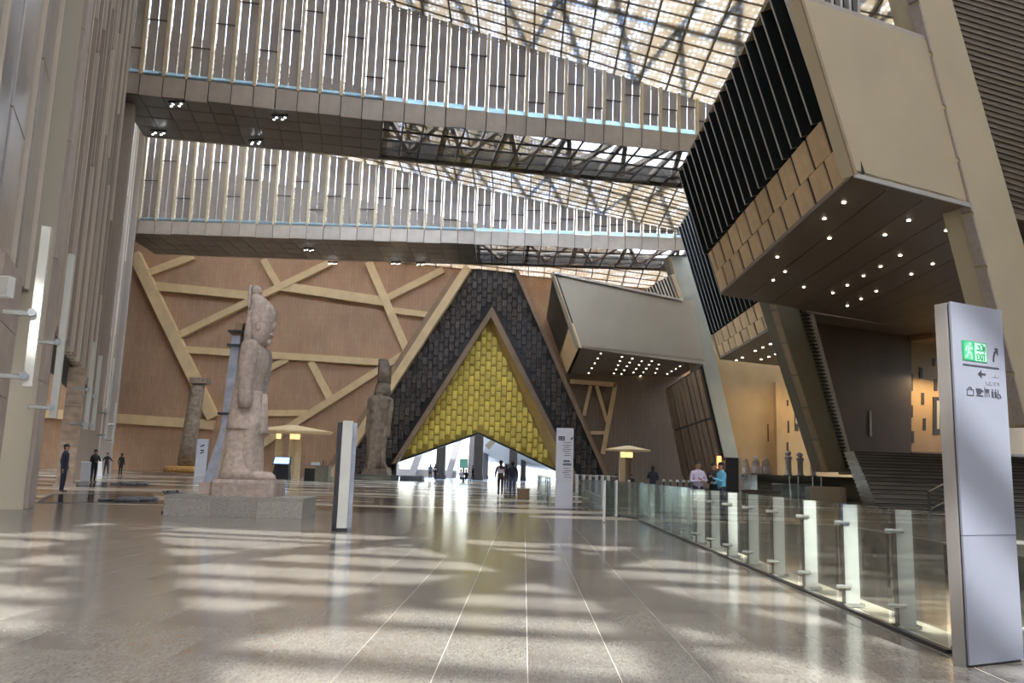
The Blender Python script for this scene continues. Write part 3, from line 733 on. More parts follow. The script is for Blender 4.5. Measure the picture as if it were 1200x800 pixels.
# honey wall under block B with tall slots
yg = 89.0
b.prism([Wy(835,563,yg), Wy(1010,565,yg), Wy(1010,395,yg), Wy(835,395,yg)], (0, .6, 0))
wr = struct(b.build('wall_right', 'goldwall'))
for (px, py, w, h) in ((923,448,2,12),(923,472,2,7),(933,486,5,38),(924,500,2,14),(946,504,3,18),(900,507,1.6,20),(948,530,2,9),(923,523,2,10)):
    p0, p1 = Wy(px - w/2, py - h/2, yg), Wy(px + w/2, py + h/2, yg); f = piece('slot', 'dark', wr, p0.x, p1.x, yg - .04, yg + .05, p1.z, p0.z)
    if w == 5: piece('slot_glass', 'palestone', wr, p0.x + .1, p0.x + .3, yg - .06, yg - .03, p1.z + .8, p0.z - .5)
b = MB(); p0, p1 = Wy(907, 500, yg), Wy(913, 500, yg); b.box(p0.x, p1.x, yg - .9, yg, 0, 11.6); b.build('pilaster', 'goldwall', wr)
# brown slab under block A
ps0 = V((15.6, 52.4, 0))
def FS(px, py): return hit(px, py, ps0, FN)
b = MB(); b.prism([FS(1000,556), FS(1068,556), FS(1068,300), FS(928,300)], -FN * 1.2); sw = struct(b.build('wall_slab', 'slab'))
b = MB(); b.prism([FS(1019,511), FS(1021.5,511), FS(1020.5,481), FS(1018.5,481)], FN * .04); b.build('slot_lamp', 'louvreedge', sw)
# honey wall right of it
ph0 = V((21, 56.5, 0))
def FH(px, py): return hit(px, py, ph0, FN)
b = MB(); b.prism([FH(1050,560), FH(1260,560), FH(1260,330), FH(1050,330)], -FN * .8); hw = struct(b.build('wall_honey', 'goldwall'))
for (px, py, w, h) in ((1079,437,3,13),(1094,424,3,9),(1096,451,3.5,14),(1081,467,3,14),(1097,487,8,44),(1083,497,3,14),(1068,448,2.5,20),(1068,482,2.5,14),(1069,512,3,14),(1190,420,3,14)):
    b = MB(); b.prism([FH(px-w/2,py+h/2), FH(px+w/2,py+h/2), FH(px+w/2,py-h/2), FH(px-w/2,py-h/2)], FN * .05); f = b.build('slot', 'dark', hw)
    if w == 8: b = MB(); b.prism([FH(px,py+h*.35), FH(px+3,py+h*.35), FH(px+3,py-h*.4), FH(px,py-h*.4)], FN * .08); b.build('slot_glass', 'palestone', hw)
b = MB(); b.prism([FH(1060,545), FH(1260,545), FH(1260,534), FH(1060,529)], FN * .6); b.build('plinth', 'slab', hw)
# ceiling boards over that passage, warm lamps in it
b = MB(); b.prism([FH(1050,402), FH(1260,402), FH(1260,396), FH(1050,396)], FN * 3); b.build('passage_soffit', 'goldwall', hw)
# dark ribbed wall past the near pier
pr0_ = A0 - FN * 2.2
t = struct(link('wall_ribbed', None))
def FR(px, py): return hit(px, py, pr0_, FN)
b = MB(); b.prism([FR(1085,-60), FR(1400,-60), FR(1400,470), FR(1195,470)], -FN * .4); b.build('backing', 'rib', t)
for k in range(84):
    y0 = -110 + k * 6.5; x0 = 1080 + max(0, (y0 + 60)) * .24
    p, q = FR(x0, y0 + (x0 - 1100) * .30), FR(1360, y0 + 260 * .30); b = MB(); b.bar(p + FN*.04, q + FN*.04, .08, .10); b.build('rib', 'rib', t)

# ================================================================== STAIRCASE
t = thing('grand_staircase', 'wide dark stone staircase rising below the brown slab wall', 'stairs', (0, 0, 0))
X0, X1, Y0, ST, RI = 13.2, 40.0, 31.0, .85, .17
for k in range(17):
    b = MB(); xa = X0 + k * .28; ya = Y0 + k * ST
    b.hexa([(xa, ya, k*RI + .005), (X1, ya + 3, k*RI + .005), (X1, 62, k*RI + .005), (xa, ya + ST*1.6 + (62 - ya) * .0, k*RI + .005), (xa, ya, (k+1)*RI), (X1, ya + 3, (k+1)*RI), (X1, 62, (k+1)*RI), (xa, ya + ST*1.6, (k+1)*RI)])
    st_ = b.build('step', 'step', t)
    b = MB(); b.bar((xa, ya - .012, (k+1)*RI - .03), (X1, ya + 2.988, (k+1)*RI - .03), .02, .05); b.build('shadow_strip', 'dark', st_)  # dark strip added to draw the shadow gap between steps
# raised terrace with antiquities, left of the stairs
b = MB(); b.box(15.8, 24.5, 56.5, 63, 0, 1.55); tr_ = struct(b.build('trim_2', 'darkfloor'))
# ================================================================== PYRAMID PORTAL
portal = thing('pyramid_portal', 'triangular portal of black cartouche tiles around a golden tiled triangle', 'portal', (0, 0, 0))
yb_ = D - .25
zt_ = 25.6
outer = [at_z(pl0, pl1, 0), at_z(pr0, pr1, 0), at_z(pr0, pr1, zt_), at_z(pl0, pl1, zt_)]
ap, il, ir = B98(577,360), at_z(B98(577,360), B98(452,556), 0), at_z(B98(577,360), B98(674,553), 0)      # outer line of the inner frame
b = MB()
def flat(pts, y): return [(p.x, y, p.z) for p in pts]
topm = V((ap.x, 0, zt_))
b.prism(flat([outer[0], il, ap, topm, outer[3]], D - .3), (0, .9, 0)); b.prism(flat([ir, outer[1], outer[2], topm, ap], D - .3), (0, .9, 0))
b.build('black_backing', 'black', portal)
o2 = [(p.x, p.z) for p in outer]; i2 = [(il.x, il.z), (ir.x, ir.z), (ap.x, ap.z)]
tw, th = .62, 1.12; cells = []
zc_ = .05; k = 0
x = outer[0].x
while x < outer[1].x:
    z = .1 - (k % 2) * th * .5
    while z < zt_:
        c = (x + tw / 2, z + th / 2)
        cs = [(c[0] + sx * tw * .5, c[1] + sz * th * .5) for sx in (-1, 1) for sz in (-1, 1)]
        if all(inside(q, o2) and not inside(q, i2) for q in cs) and c[1] > .3: cells.append(c)
        z += th
    x += tw; k += 1
random.shuffle(cells)
me = tilemesh('blacktile', 'rim'); rest = MB()
for n_, (cx, cz) in enumerate(cells):
    if n_ < 298: link('cartouche_tile', me, portal, (cx, D - .3, cz), (random.uniform(-.03, .03), 0, 0), (tw * .86, .26 + random.uniform(-.06, .10), th * .91))
    else:
        for sx in (-1, 1): rest.box(cx + sx*tw*.34 - .05, cx + sx*tw*.34 + .05, D - .48, D - .28, cz - th*.44, cz + th*.44)
        for sz in (-1, 1): rest.box(cx - tw*.4, cx + tw*.4, D - .48, D - .28, cz + sz*th*.40 - .05, cz + sz*th*.40 + .05)
        rest.box(cx - tw*.28, cx + tw*.28, D - .40, D - .28, cz - th*.34, cz + th*.34)
if rest.v: stuff(rest.build('cartouche_tile', 'blacktile', portal))
# outer sloping frames
def slope_bar(p, q, wd, y0, y1, m, name='frame'):
    b = MB(); P, Q = V((p.x, (y0 + y1) / 2, p.z)), V((q.x, (y0 + y1) / 2, q.z)); b.bar(P, Q, y1 - y0, wd); b.build(name, m, portal)
slope_bar(at_z(pl0, pl1, 0), at_z(pl0, pl1, 25.5), .95, D - 1.5, D - .1, 'beam', 'outer_frame')
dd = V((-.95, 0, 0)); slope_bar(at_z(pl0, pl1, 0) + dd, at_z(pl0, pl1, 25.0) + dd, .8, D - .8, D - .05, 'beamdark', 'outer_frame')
slope_bar(at_z(pr0, pr1, 0), at_z(pr0, pr1, 25.5), .5, D - 1.2, D - .1, 'framebrown', 'outer_frame')
# inner frame and the splayed reveals down to the gold
yf = D - .9; yg_ = D + 1.1
def G(px, py): return Wy(px, py, yg_)
ga, gl, gr_ = G(572.5,377), G(461,545), G(651,553)
e1, e2 = (ap - il).normalized(), (ap - ir).normalized()
fw = .75
# inner edge of the frame face
def inset(p, dx): return V((p.x + dx, p.y, p.z))
apI = V((ap.x - .08, 0, ap.z - 1.35)); ilI = V((il.x + .62, 0, 0)); irI = V((ir.x - .60, 0, 0))
for (p, q, qi, pi_, nm) in ((il, ap, apI, ilI, 'inner_frame'), (ir, ap, apI, irI, 'inner_frame')):
    b = MB(); b.prism([(p.x, yf, p.z), (q.x, yf, q.z), (qi.x, yf, qi.z), (pi_.x, yf, pi_.z)], (0, .7, 0)); b.build(nm, 'framebrown', portal)
gl0 = at_z(ga, gl, 0); gr0 = at_z(ga, gr_, 0)
for (pi_, qi, g0) in ((ilI, apI, gl0), (irI, apI, gr0)):
    b = MB(); P = [V((pi_.x, yf + .3, pi_.z)), V((qi.x, yf + .3, qi.z)), V((ga.x, yg_, ga.z)), V((g0.x, yg_, g0.z))]
    b.prism(P, (0, .12, 0)); b.build('reveal', 'bevel', portal)
# gold field with the low gable opening cut below it
op = [G(462,542), G(561,507.5), G(652,551)]
gpoly = [ga, gl0 if False else G(461,543), op[1], G(652,551.5)]
b = MB(); b.prism([(ga.x, yg_, ga.z), (op[0].x, yg_, op[0].z), (op[1].x, yg_, op[1].z)], (0, .4, 0)); b.prism([(ga.x, yg_, ga.z), (op[1].x, yg_, op[1].z), (op[2].x, yg_, op[2].z)], (0, .4, 0))
b.build('gold_backing', 'goldback', portal)
g2 = [(ga.x, ga.z), (op[0].x, op[0].z), (op[1].x, op[1].z), (op[2].x, op[2].z)]
me = tilemesh('gold', 'raised'); gw_, gh = .66, 1.22; x = op[0].x; k = 0
while x < op[2].x:
    z = -.2 - (k % 2) * gh * .5
    while z < ga.z:
        c = (x + gw_/2, z + gh/2); pts = [(c[0] + sx*gw_*.5, c[1] + sz*gh*.5) for sx in (-1, 1) for sz in (-1, 1)]
        ins = sum(inside(q, g2) for q in pts)
        if ins >= 3 and inside(c, g2):
            link('gold_tile', me, portal, (c[0], yg_, c[1]), (random.uniform(-.07, .07), 0, random.uniform(-.08, .08)), (gw_ * .88, .34 + random.uniform(-.10, .12), gh * .92))
        z += gh
    x += gw_; k += 1
for (p, q) in ((op[0], op[1]), (op[1], op[2])):
    b = MB(); b.bar((p.x, yg_ + .1, p.z), (q.x, yg_ + .1, q.z), .9, .22); b.build('gable_trim', 'darksteel', portal)
b = MB(); b.box(il.x - .1, B98(466,550).x, D - .9, D + 1.2, 0, B98(462,543).z); b.build('corner_block', 'blackbox', portal)

# ------------------------------------------------------------------ beyond the portal
def xcol(px, w, y, h, m, lean=0., label='', cat='column'):
    p = Wy(px, 556, y); t = thing('outside_column', label, cat, (p.x, y, 0))
    b = MB(); b.hexa([(-w/2,-w/2,0),(w/2,-w/2,0),(w/2,w/2,0),(-w/2,w/2,0),(-w/2+lean,-w/2,h),(w/2+lean,-w/2,h),(w/2+lean,w/2,h),(-w/2+lean,w/2,h)]); b.build('shaft', m, t)
    b = MB(); b.box(-w*.62, w*.62, -w*.62, w*.62, 0, .5); b.build('base', m, t)
xcol(516, 1.15, 108, 9, 'extdark', 0, 'dark square column outside the portal where two people talk')
xcol(560, 1.15, 108, 9, 'extdark', 0, 'dark square column outside under the peak of the golden gable')
xcol(601, 1.05, 110, 9, 'extdark', 0, 'dark square column outside behind the striped-shirt walker')
xcol(613, .7, 116, 9, 'extdark', 0, 'thin dark column outside near the glass railing')
xcol(551, .75, 118, 10, 'extgrey', .2, 'pale grey upright column outside behind the dark middle column')
xcol(525, .9, 122, 10, 'extwhite', 2.4, 'white leaning column outside between two dark columns')
xcol(482, 1.0, 122, 9, 'extwhite', 2.8, 'white leaning column outside at the low end of the golden gable')
xcol(492, .8, 130, 9, 'extwhite', 2.6, 'thin white leaning column outside behind another leaning one')
xcol(594, .8, 124, 10, 'extgrey', 0, 'pale column outside behind the dark right-hand column')
xcol(568, .9, 121, 8, 'extgrey', 0, 'short pale column outside right of the dark middle column')
t = thing('outside_canopy', 'white sloping roof outside the portal with a small ceiling hatch', 'canopy')
b = MB(); p, q, r, s_ = Wy(566,520,112), Wy(640,545,112), Wy(640,538,150), Wy(560,500,150)
b.prism([Wy(568,508,110), Wy(655,548,112), Wy(660,553,126), Wy(566,540,126)], (0,0,.3)); b.build('roof_slab', 'white', t)
b = MB(); b.prism([Wy(568,522,109.5), Wy(576,514,109.5), Wy(581,518,109.5), Wy(573,527,109.5)], (0,.1,0)); b.build('hatch', 'palestone', t)
b = MB(); b.box(-26, -10, 123, 123.4, 0, 1.1); o_ = tag(b.build('outside_parapet', 'extwhite'), 'long low white wall outside the portal', 'wall')
# ================================================================== SIGNS
def text_mesh(s, size, m):
    cu = bpy.data.curves.new('t', 'FONT'); cu.body = s; cu.size = size; cu.extrude = .001; cu.align_x = 'LEFT'
    o = bpy.data.objects.new('t', cu); COL.objects.link(o)
    me = bpy.data.meshes.new_from_object(o.evaluated_get(bpy.context.evaluated_depsgraph_get()))
    bpy.data.objects.remove(o); me.materials.clear(); me.materials.append(M[m]); return me
def flatpoly(t, name, polys, m, y=-.004):
    b = MB()
    for p in polys: b.prism([(q[0], y, q[1]) for q in p], (0, .003, 0))
    return b.build(name, m, t)
def strokes(t, name, lines, w, m, y):
    polys = []
    for ln in lines:
        for a, c in zip(ln[:-1], ln[1:]):
            d = V((c[0]-a[0], c[1]-a[1])); n = V((-d.y, d.x)).normalized() * w / 2; e = d.normalized() * w * .3
            polys.append([(a[0]+n.x-e.x, a[1]+n.y-e.y), (a[0]-n.x-e.x, a[1]-n.y-e.y), (c[0]-n.x+e.x, c[1]-n.y+e.y), (c[0]+n.x+e.x, c[1]+n.y+e.y)])
    return flatpoly(t, name, polys, m, y)
def totem(label, loc, rotz, w, d, h, front='signwhite', side='signside', slit='darksteel'):
    t = thing('sign_totem', label, 'sign', loc, rotz, None)
    b = MB(); b.box(-w/2, w/2, 0, d * .12, .02, h * .345); b.build('lower_panel', front, t)
    b = MB(); b.box(-w/2, w/2, 0, d * .12, h * .347, h); b.build('upper_panel', front, t)
    b = MB(); b.box(-w/2 + .012, w/2 - .012, d * .12, d * .24, .0, h - .01); b.build('slit', slit, t)
    b = MB(); b.box(-w/2, w/2, d * .24, d, .0, h - .005); b.build('body', side, t)
    return t
# the near one: foot corners come from the photo
q0, q1 = Wz(1137, 783), Wz(1204, 775); q1 = q0 + (q1 - q0).normalized() * .62
rz = math.atan2(q1.y - q0.y, q1.x - q0.x); H = Wy(1118, 353, q0.y).z
sg = totem('tall aluminium sign totem with green exit pictogram and arrows', (q0 + q1) / 2, rz, .62, .135, H)
sw_ = .62
def sp(u, v): return (-sw_/2 + u * sw_, v * H)                # u across, v up the face (0..1)
def rect(u0, u1, v0, v1): return [sp(u0, v0), sp(u1, v0), sp(u1, v1), sp(u0, v1)]
ex = flatpoly(sg, 'exit_plate', [rect(.17, .64, .834, .892)], 'green', -.004)
flatpoly(ex, 'exit_field', [rect(.185, .40, .837, .889)], 'greenmid', -.0060)
flatpoly(ex, 'exit_field', [rect(.41, .625, .837, .889)], 'greenpale', -.0060)
me = text_mesh('EXIT', .058, 'green')
link('exit_word', me, ex, (sp(.425, 0)[0], -.0075, sp(0, .8395)[1]), (math.pi/2, 0, 0), (.92, 1.25, 1))
link('exit_word', me, ex, (sp(.431, 0)[0], -.0076, sp(0, .8398)[1]), (math.pi/2, 0, 0), (.92, 1.25, 1))
strokes(ex, 'arabic_word', [[sp(.44,.868), sp(.50,.868), sp(.505,.878), sp(.47,.882)], [sp(.52,.868), sp(.565,.868), sp(.565,.882)], [sp(.53,.884), sp(.565,.884)], [sp(.585,.863), sp(.60,.868), sp(.60,.879), sp(.585,.879), sp(.585,.872), sp(.60,.872)]], .011, 'green', -.0075)
strokes(ex, 'running_figure', [[sp(.30,.878), sp(.285,.862)], [sp(.285,.862), sp(.33,.855), sp(.34,.842)], [sp(.285,.862), sp(.265,.85), sp(.225,.843)], [sp(.255,.875), sp(.30,.877), sp(.335,.868), sp(.355,.872)], [sp(.235,.863), sp(.258,.876)]], .015, 'greenpale', -.0075)
flatpoly(ex, 'running_head', [[(sp(.315,.884)[0] + .011*math.cos(a), sp(.315,.884)[1] + .011*math.sin(a)) for a in [k*math.pi/4 for k in range(8)]]], 'greenpale', -.0075)
strokes(ex, 'door_mark', [[sp(.195,.84), sp(.195,.886), sp(.225,.886)], [sp(.375,.84), sp(.375,.886)]], .009, 'green', -.0075)
strokes(sg, 'arrow', [[sp(.77,.842), sp(.775,.855), sp(.80,.868), sp(.85,.874)]], .016, 'ink', -.004)
flatpoly(sg, 'arrow_head', [[sp(.80,.881), sp(.865,.882), sp(.862,.860)]], 'ink', -.004)
strokes(sg, 'rule', [[sp(.18,.822), sp(.86,.822)]], .012, 'ink', -.004)
strokes(sg, 'arrow', [[sp(.48,.800), sp(.59,.800)]], .014, 'ink', -.004)
flatpoly(sg, 'arrow_head', [[sp(.45,.800), sp(.515,.812), sp(.515,.788)]], 'ink', -.004)
strokes(sg, 'arabic_caption', [[sp(.73,.795), sp(.77,.795), sp(.775,.80), sp(.80,.795), sp(.845,.795), sp(.85,.801)], [sp(.79,.802), sp(.795,.802)]], .004, 'inkpale', -.004)
strokes(sg, 'caption', [[sp(u, .771), sp(u + .012 * ((k * 5) % 3 - 1), .780)] for k, u in enumerate((.61, .635, .66, .685, .71, .75, .775, .80, .825, .85))] + [[sp(.605, .7715), sp(.70, .7715)], [sp(.745, .7795), sp(.855, .7795)]], .003, 'inkpale', -.004)
icons = [[sp(.22,.735), sp(.34,.735), sp(.34,.752), sp(.22,.752), sp(.22,.735)], [sp(.25,.752), sp(.26,.758), sp(.30,.758), sp(.31,.752)]]
strokes(sg, 'bag_icon', icons, .005, 'ink', -.004)
flatpoly(sg, 'cup_icon', [[sp(.41,.741), sp(.48,.741), sp(.50,.757), sp(.39,.757)], rect(.39,.52,.735,.738), rect(.50,.53,.747,.753)], 'ink', -.004)
strokes(sg, 'icon_rule', [[sp(.56,.733), sp(.56,.762)]], .004, 'ink', -.004)
strokes(sg, 'cutlery_icon', [[sp(.60,.735), sp(.60,.758)], [sp(.64,.735), sp(.64,.758)], [sp(.58,.757), sp(.58,.748), sp(.62,.748), sp(.62,.757)]], .005, 'ink', -.004)
for u in (.71, .77):
    flatpoly(sg, 'person_icon', [rect(u-.018, u+.018, .735, .753), [(sp(u,.757)[0] + .007*math.cos(k*math.pi/3), sp(u,.757)[1] + .007*math.sin(k*math.pi/3)) for k in range(6)]], 'ink', -.004)
strokes(sg, 'wheelchair_icon', [[sp(.82,.758), sp(.82,.745), sp(.855,.745), sp(.87,.735)], [sp(.81,.745), sp(.80,.738), sp(.82,.733), sp(.845,.738)]], .006, 'ink', -.004)
# a directory totem in the middle of the hall
q0, q1 = Wz(650.5, 596), Wz(670, 596); q1.y = q0.y
hm = Wy(650, 501, q0.y).z; wm = q1.x - q0.x
mt = totem('pale directory totem with small lines of dark text before the black portal', (q0 + q1) / 2, 0, wm, .25, hm, 'signpale', 'signwhite', 'signside')
rnd = random.Random(3)
def mp_(u, v): return (-wm/2 + u*wm, v*hm)
strokes(mt, 'map_mark', [[mp_(.15,.85), mp_(.15,.89), mp_(.45,.89), mp_(.45,.85), mp_(.15,.85)], [mp_(.28,.85), mp_(.28,.89)], [mp_(.2,.87), mp_(.4,.87)]], .035, 'ink', -.004)
strokes(mt, 'arrow', [[mp_(.86,.86), mp_(.92,.88)]], .05, 'ink', -.004)
for k, v_ in enumerate((.82,.785,.76,.735,.71,.685,.66,.59,.565,.545,.50,.47,.445,.42,.39)):
    l0 = rnd.uniform(.35, .5); wd = .05 if v_ in (.59,.545) else .018
    strokes(mt, 'text_line', [[mp_(l0, v_), mp_(rnd.uniform(.75, .92), v_)]], wd, 'ink', -.004)
# narrow lit totem near the king, mirror-sided
q = Wz(400, 622); hh = Wy(414, 493, q.y).z
t = thing('sign_totem', 'narrow glowing white totem between dark metal sides near the standing king', 'sign', q, .32)
b = MB(); b.box(-.105, .105, -.03, .02, .06, hh); b.build('lit_face', mat('totem_face', (.62,.64,.60), .25, scale=1.2, var=.18, stretch=(1,1,.5)), t)
b = MB(); b.box(-.19, -.11, -.05, .16, 0, hh - .04); b.build('side_plate', 'darksteel', t)
b = MB(); b.box(.11, .19, -.05, .16, 0, hh - .04); b.build('side_plate', 'supportsteel', t)
b = MB(); b.box(-.19, .19, -.05, .16, 0, .06); b.build('foot', 'darksteel', t)
b = MB(); b.box(-.105, .105, .03, .16, .06, hh - .05); b.build('back_plate', 'darksteel', t)
# far small totem left of the king
q0, q1 = Wz(228, 553.5), Wz(241, 553.5)
yy = 70.; q0, q1 = Wy(228, 553, yy), Wy(241, 553, yy); hh = Wy(234, 514, yy).z
t = totem('small pale sign totem between the granite column and the king', (((q0 + q1) / 2).x, yy, 0), .1, q1.x - q0.x, .3, hh, 'signpale', 'signwhite', 'signside')
ww = q1.x - q0.x
strokes(t, 'map_mark', [[(-.15, hh*.8), (.15, hh*.84)], [(-.1, hh*.70), (.12, hh*.70)], [(-.1, hh*.62), (.12, hh*.66)]], .10, 'ink', -.004)

# ================================================================== GLASS RAILING
RXp = 3.40
rail = thing('glass_railing', 'glass railing with broad steel posts along the sunken strip', 'railing', (0, 0, 0))
def rail_post(parent, x, y, h=1.05, w=.15, m='post', rz=0.):
    c, s = math.cos(rz), math.sin(rz)
    def R(a, bb): return (x + a*c - bb*s, y + a*s + bb*c)
    b = MB(); pts = [R(-w/2, -.025), R(w/2, -.025), R(w/2, .025), R(-w/2, .025)]
    b.hexa([(*p, .03) for p in pts] + [(*p, h) for p in pts]); o = b.build('post', m, parent)
    b = MB(); pts = [R(-w*.75, -.06), R(w*.75, -.06), R(w*.75, .06), R(-w*.75, .06)]; b.hexa([(*p, .0) for p in pts] + [(*p, .03) for p in pts]); b.build('foot_plate', 'steel', o)
    if w == .15:
        b = MB(); pts = [R(-w/2 - .02, -.04), R(-w/2 - .005, -.04), R(-w/2 - .005, .03), R(-w/2 - .02, .03)]; b.hexa([(*p, .03) for p in pts] + [(*p, h + .01) for p in pts]); b.build('gasket', 'darksteel', o)
    for z in (.2, .86):
        b = MB(); p0 = R(-w*.5 - .10, -.03); p1 = R(-w*.5 + .06, -.03); b.tube([(*p0, z), (*p1, z)], .022, 6); b.build('clamp', 'steel', o)
ys = [7.77 + 1.25 * k for k in range(14)]
for y in ys: rail_post(rail, RXp + .10, y)
yb = 6.75
for k in range(14):
    y0, y1 = (6.75 if k == 0 else ys[k-1] + .03), ys[k] - .03
    b = MB(); b.box(RXp - .06, RXp - .044, y0, y1, .05, 1.07); b.build('glass_pane', 'glass' if k < 8 else 'glasswhite', rail)
b = MB(); b.box(RXp - .09, RXp - .03, 6.7, 24.3, 0, .03); b.build('base_rail', 'darksteel', rail)
# the end bay that turns behind the totem
b = MB(); b.box(RXp + .0, RXp + 1.6, 6.72, 6.735, .05, 1.07); b.build('glass_pane', 'glass', rail)
b = MB(); b.box(RXp - .02, RXp + 1.6, 6.69, 6.76, 0, .05); b.build('base_rail', 'darksteel', rail)
for x in (RXp + .02, RXp + .28, RXp + .62): 
    b = MB(); b.box(x - .012, x + .012, 6.70, 6.75, 0, 1.10); b.build('edge_strip', 'darksteel', rail)
for z in (.2, .86):
    b = MB(); b.tube([(RXp + .0, 6.72, z), (RXp + .6, 6.72, z)], .018, 6); b.build('clamp', 'steel', rail)
# white glass bay at the far end, standing askew
rail2 = thing('glass_railing', 'pale glass railing bays at the corner before the mid-hall totem', 'railing', (0, 0, 0))
corner = [V((3.45, 24.4, 0)), V((2.9, 26.4, 0)), V((2.75, 28.6, 0)), V((2.1, 30.4, 0))]
for a_, c_ in zip(corner[:-1], corner[1:]):
    d_ = (c_ - a_).normalized(); b = MB(); b.bar(a_ + V((0,0,.56)) + d_*.05, c_ + V((0,0,.56)) - d_*.05, .016, 1.02); b.build('glass_pane', 'glasswhite', rail2)
    rail_post(rail2, a_.x, a_.y, 1.08, .12, 'steel', math.atan2(d_.y, d_.x))
b = MB(); b.bar(corner[0] + V((0,0,.025)), corner[1] + V((0,0,.025)), .06, .05); b.bar(corner[1] + V((0,0,.025)), corner[2] + V((0,0,.025)), .06, .05); b.build('base_rail', 'darksteel', rail2)
# slim posts left of the corner
rail3 = thing('slim_railing', 'railing of slim white posts and glass that closes the gap beside the mid-hall totem', 'railing', (0, 0, 0))
P3 = [Wz(708, 612), Wz(722, 606), Wz(737, 603)]
for p in P3:
    b = MB(); b.tube([(p.x, p.y, .02), (p.x, p.y, 1.12)], .035, 8); b.build('post', 'white', rail3)
    b = MB(); b.tube([(p.x, p.y, 0), (p.x, p.y, .03)], .10, 10); b.build('foot_plate', 'steel', rail3)
for a_, c_ in zip(P3[:-1], P3[1:]):
    b = MB(); b.bar(V((a_.x, a_.y, .58)), V((c_.x, c_.y, .58)), .012, .9); b.build('glass_pane', 'glass', rail3)
# railing that runs to the portal, left of the mid-hall totem
rail4 = thing('glass_railing', 'glass railing that runs from the mid-hall totem towards the portal', 'railing', (0, 0, 0))
for k in range(9):
    y = 31.5 + k * 3.4; rail_post(rail4, 1.0, y, 1.05, .10, 'steel', math.pi / 2)
    if k < 8: b = MB(); b.box(.99, 1.01, y + .06, y + 3.34, .05, 1.03); b.build('glass_pane', 'glass', rail4)
b = MB(); b.box(.96, 1.04, 31.5, 58.8, 1.04, 1.09); b.build('hand_rail', 'steel', rail4)
# row of broad white posts across, before the black tiles
rail5 = thing('glass_railing', 'short railing with a row of broad white posts before the black tiles', 'railing', (0, 0, 0))
yv = 56.
for px in (676,684,691.5,699,706,713):
    p = Wy(px, 572, yv); rail_post(rail5, p.x, yv, 1.2, .20, 'white')
p, q = Wy(672, 572, yv), Wy(722, 572, yv); b = MB(); b.box(p.x, q.x, yv + .05, yv + .07, .08, 1.12); b.build('glass_pane', 'glass', rail5); b = MB(); b.box(p.x, q.x, yv + .02, yv + .10, 1.12, 1.18); b.build('hand_rail', 'steel', rail5)
# descending escalator handrail behind it
t = thing('stair_balustrade', 'pale sloping stair balustrade sinking behind the slim white posts', 'balustrade')
b = MB(); b.prism([Wy(684,574,45), Wy(712,587,38), Wy(712,592,38), Wy(684,580,45)], (.25,0,0)); b.build('coping', 'palestone', t)
b = MB(); b.prism([Wy(684,580,45), Wy(712,592,38), Wy(716,600,38), Wy(684,590,45)], (.2,0,0)); b.build('panel', 'darkfloor', t)
# block with glass front at the head of the sunken strip
p, q = Wz(905, 588), Wz(992, 589); p = Wy(905, 586, 46); q = Wy(992, 586, 46)
t = thing('balustrade_block', 'low grey stone block with a glass front at the foot of the stairs', 'balustrade', (p.x, 46, 0))
wd = q.x - p.x
b = MB(); b.box(wd * .52, wd, 0, .9, 0, .95); b.build('stone_block', 'concretegrey', t)
for k in range(4):
    b = MB(); b.box(wd * .52 * k / 4 + .03, wd * .52 * (k + 1) / 4 - .03, 0, .04, .05, 1.0); b.build('glass_pane', 'glasswhite', t)
b = MB(); b.box(0, wd * .52, -.03, .07, 1.0, 1.06); b.build('hand_rail', 'steel', t)
# small glass box by the stairs, right
t = thing('glass_barrier', 'dark-edged glass barrier on the stairs beside the exit totem', 'barrier')
p, q, r, s_ = Wy(1088,577,26), Wy(1109,566,28.5), Wy(1109,590,28.5), Wy(1089,600,26)
b = MB(); b.prism([p, q, r, s_], (.03, .01, 0)); b.build('glass_pane', 'glass', t)
b = MB(); b.bar(p, q, .08, .06); b.bar(s_, r, .10, .16); b.build('edge', 'darksteel', t)
b = MB(); b.bar(p, V((p.x, p.y, 0)), .05, .05, up=(1,0,0)); b.build('post', 'darksteel', t)
b = MB(); b.bar(q, V((q.x, q.y, 0)), .05, .05, up=(1,0,0)); b.build('post', 'darksteel', t)

# ================================================================== STATUES
def sup(cx, cy, z, rx, ry, n=20, p=2.6):
    R = []
    for k in range(n):
        a = 2 * math.pi * k / n; c, s = math.cos(a), math.sin(a)
        R.append((cx + rx * math.copysign(abs(c) ** (2/p), c), cy + ry * math.copysign(abs(s) ** (2/p), s), z))
    return R
# king: local x forward (to the right in the photo), metres
kd = 21.0; kk = kd / F                                        # metres per pixel there
king = thing('king_statue', 'tall pink granite standing king in profile, propped by a steel strut', 'statue', Wy(284, 580, kd) - V((0, 0, 0)), math.radians(4))
ped_h = Wy(284, 580, kd).z
def kx(px): return (px - 284) * kk * 1.02
def kz(py): return (580 - py) * kk * 1.03
b = MB()
b.loft([sup((kx(254)+kx(327))/2, 0, kz(580), (kx(327)-kx(254))/2, .72, p=8), sup((kx(254)+kx(327))/2, 0, kz(566), (kx(327)-kx(254))/2, .72, p=8), sup((kx(256)+kx(325))/2, 0, kz(562), (kx(325)-kx(256))/2, .70, p=8)])
b.build('plinth', 'granitestatue', king)
sec = [(562,257,306,.62),(553,258,304,.58),(535,260,303,.55),(515,262,302,.55),(498,264,301,.57),(484,266,299,.60),(470,267.5,297,.56),(456,269,295,.55),(446,270,296,.62),(436,271,298,.72),(424,272.5,299,.80),(415,274,297,.80),(409,276,293,.60),(404,277,292,.34)]
b = MB(); b.loft([sup((kx(l)+kx(r))/2, 0, kz(y), (kx(r)-kx(l))/2, w, 24, 2.5) for (y, l, r, w) in sec])
b.build('body', 'granitestatue', king, True)
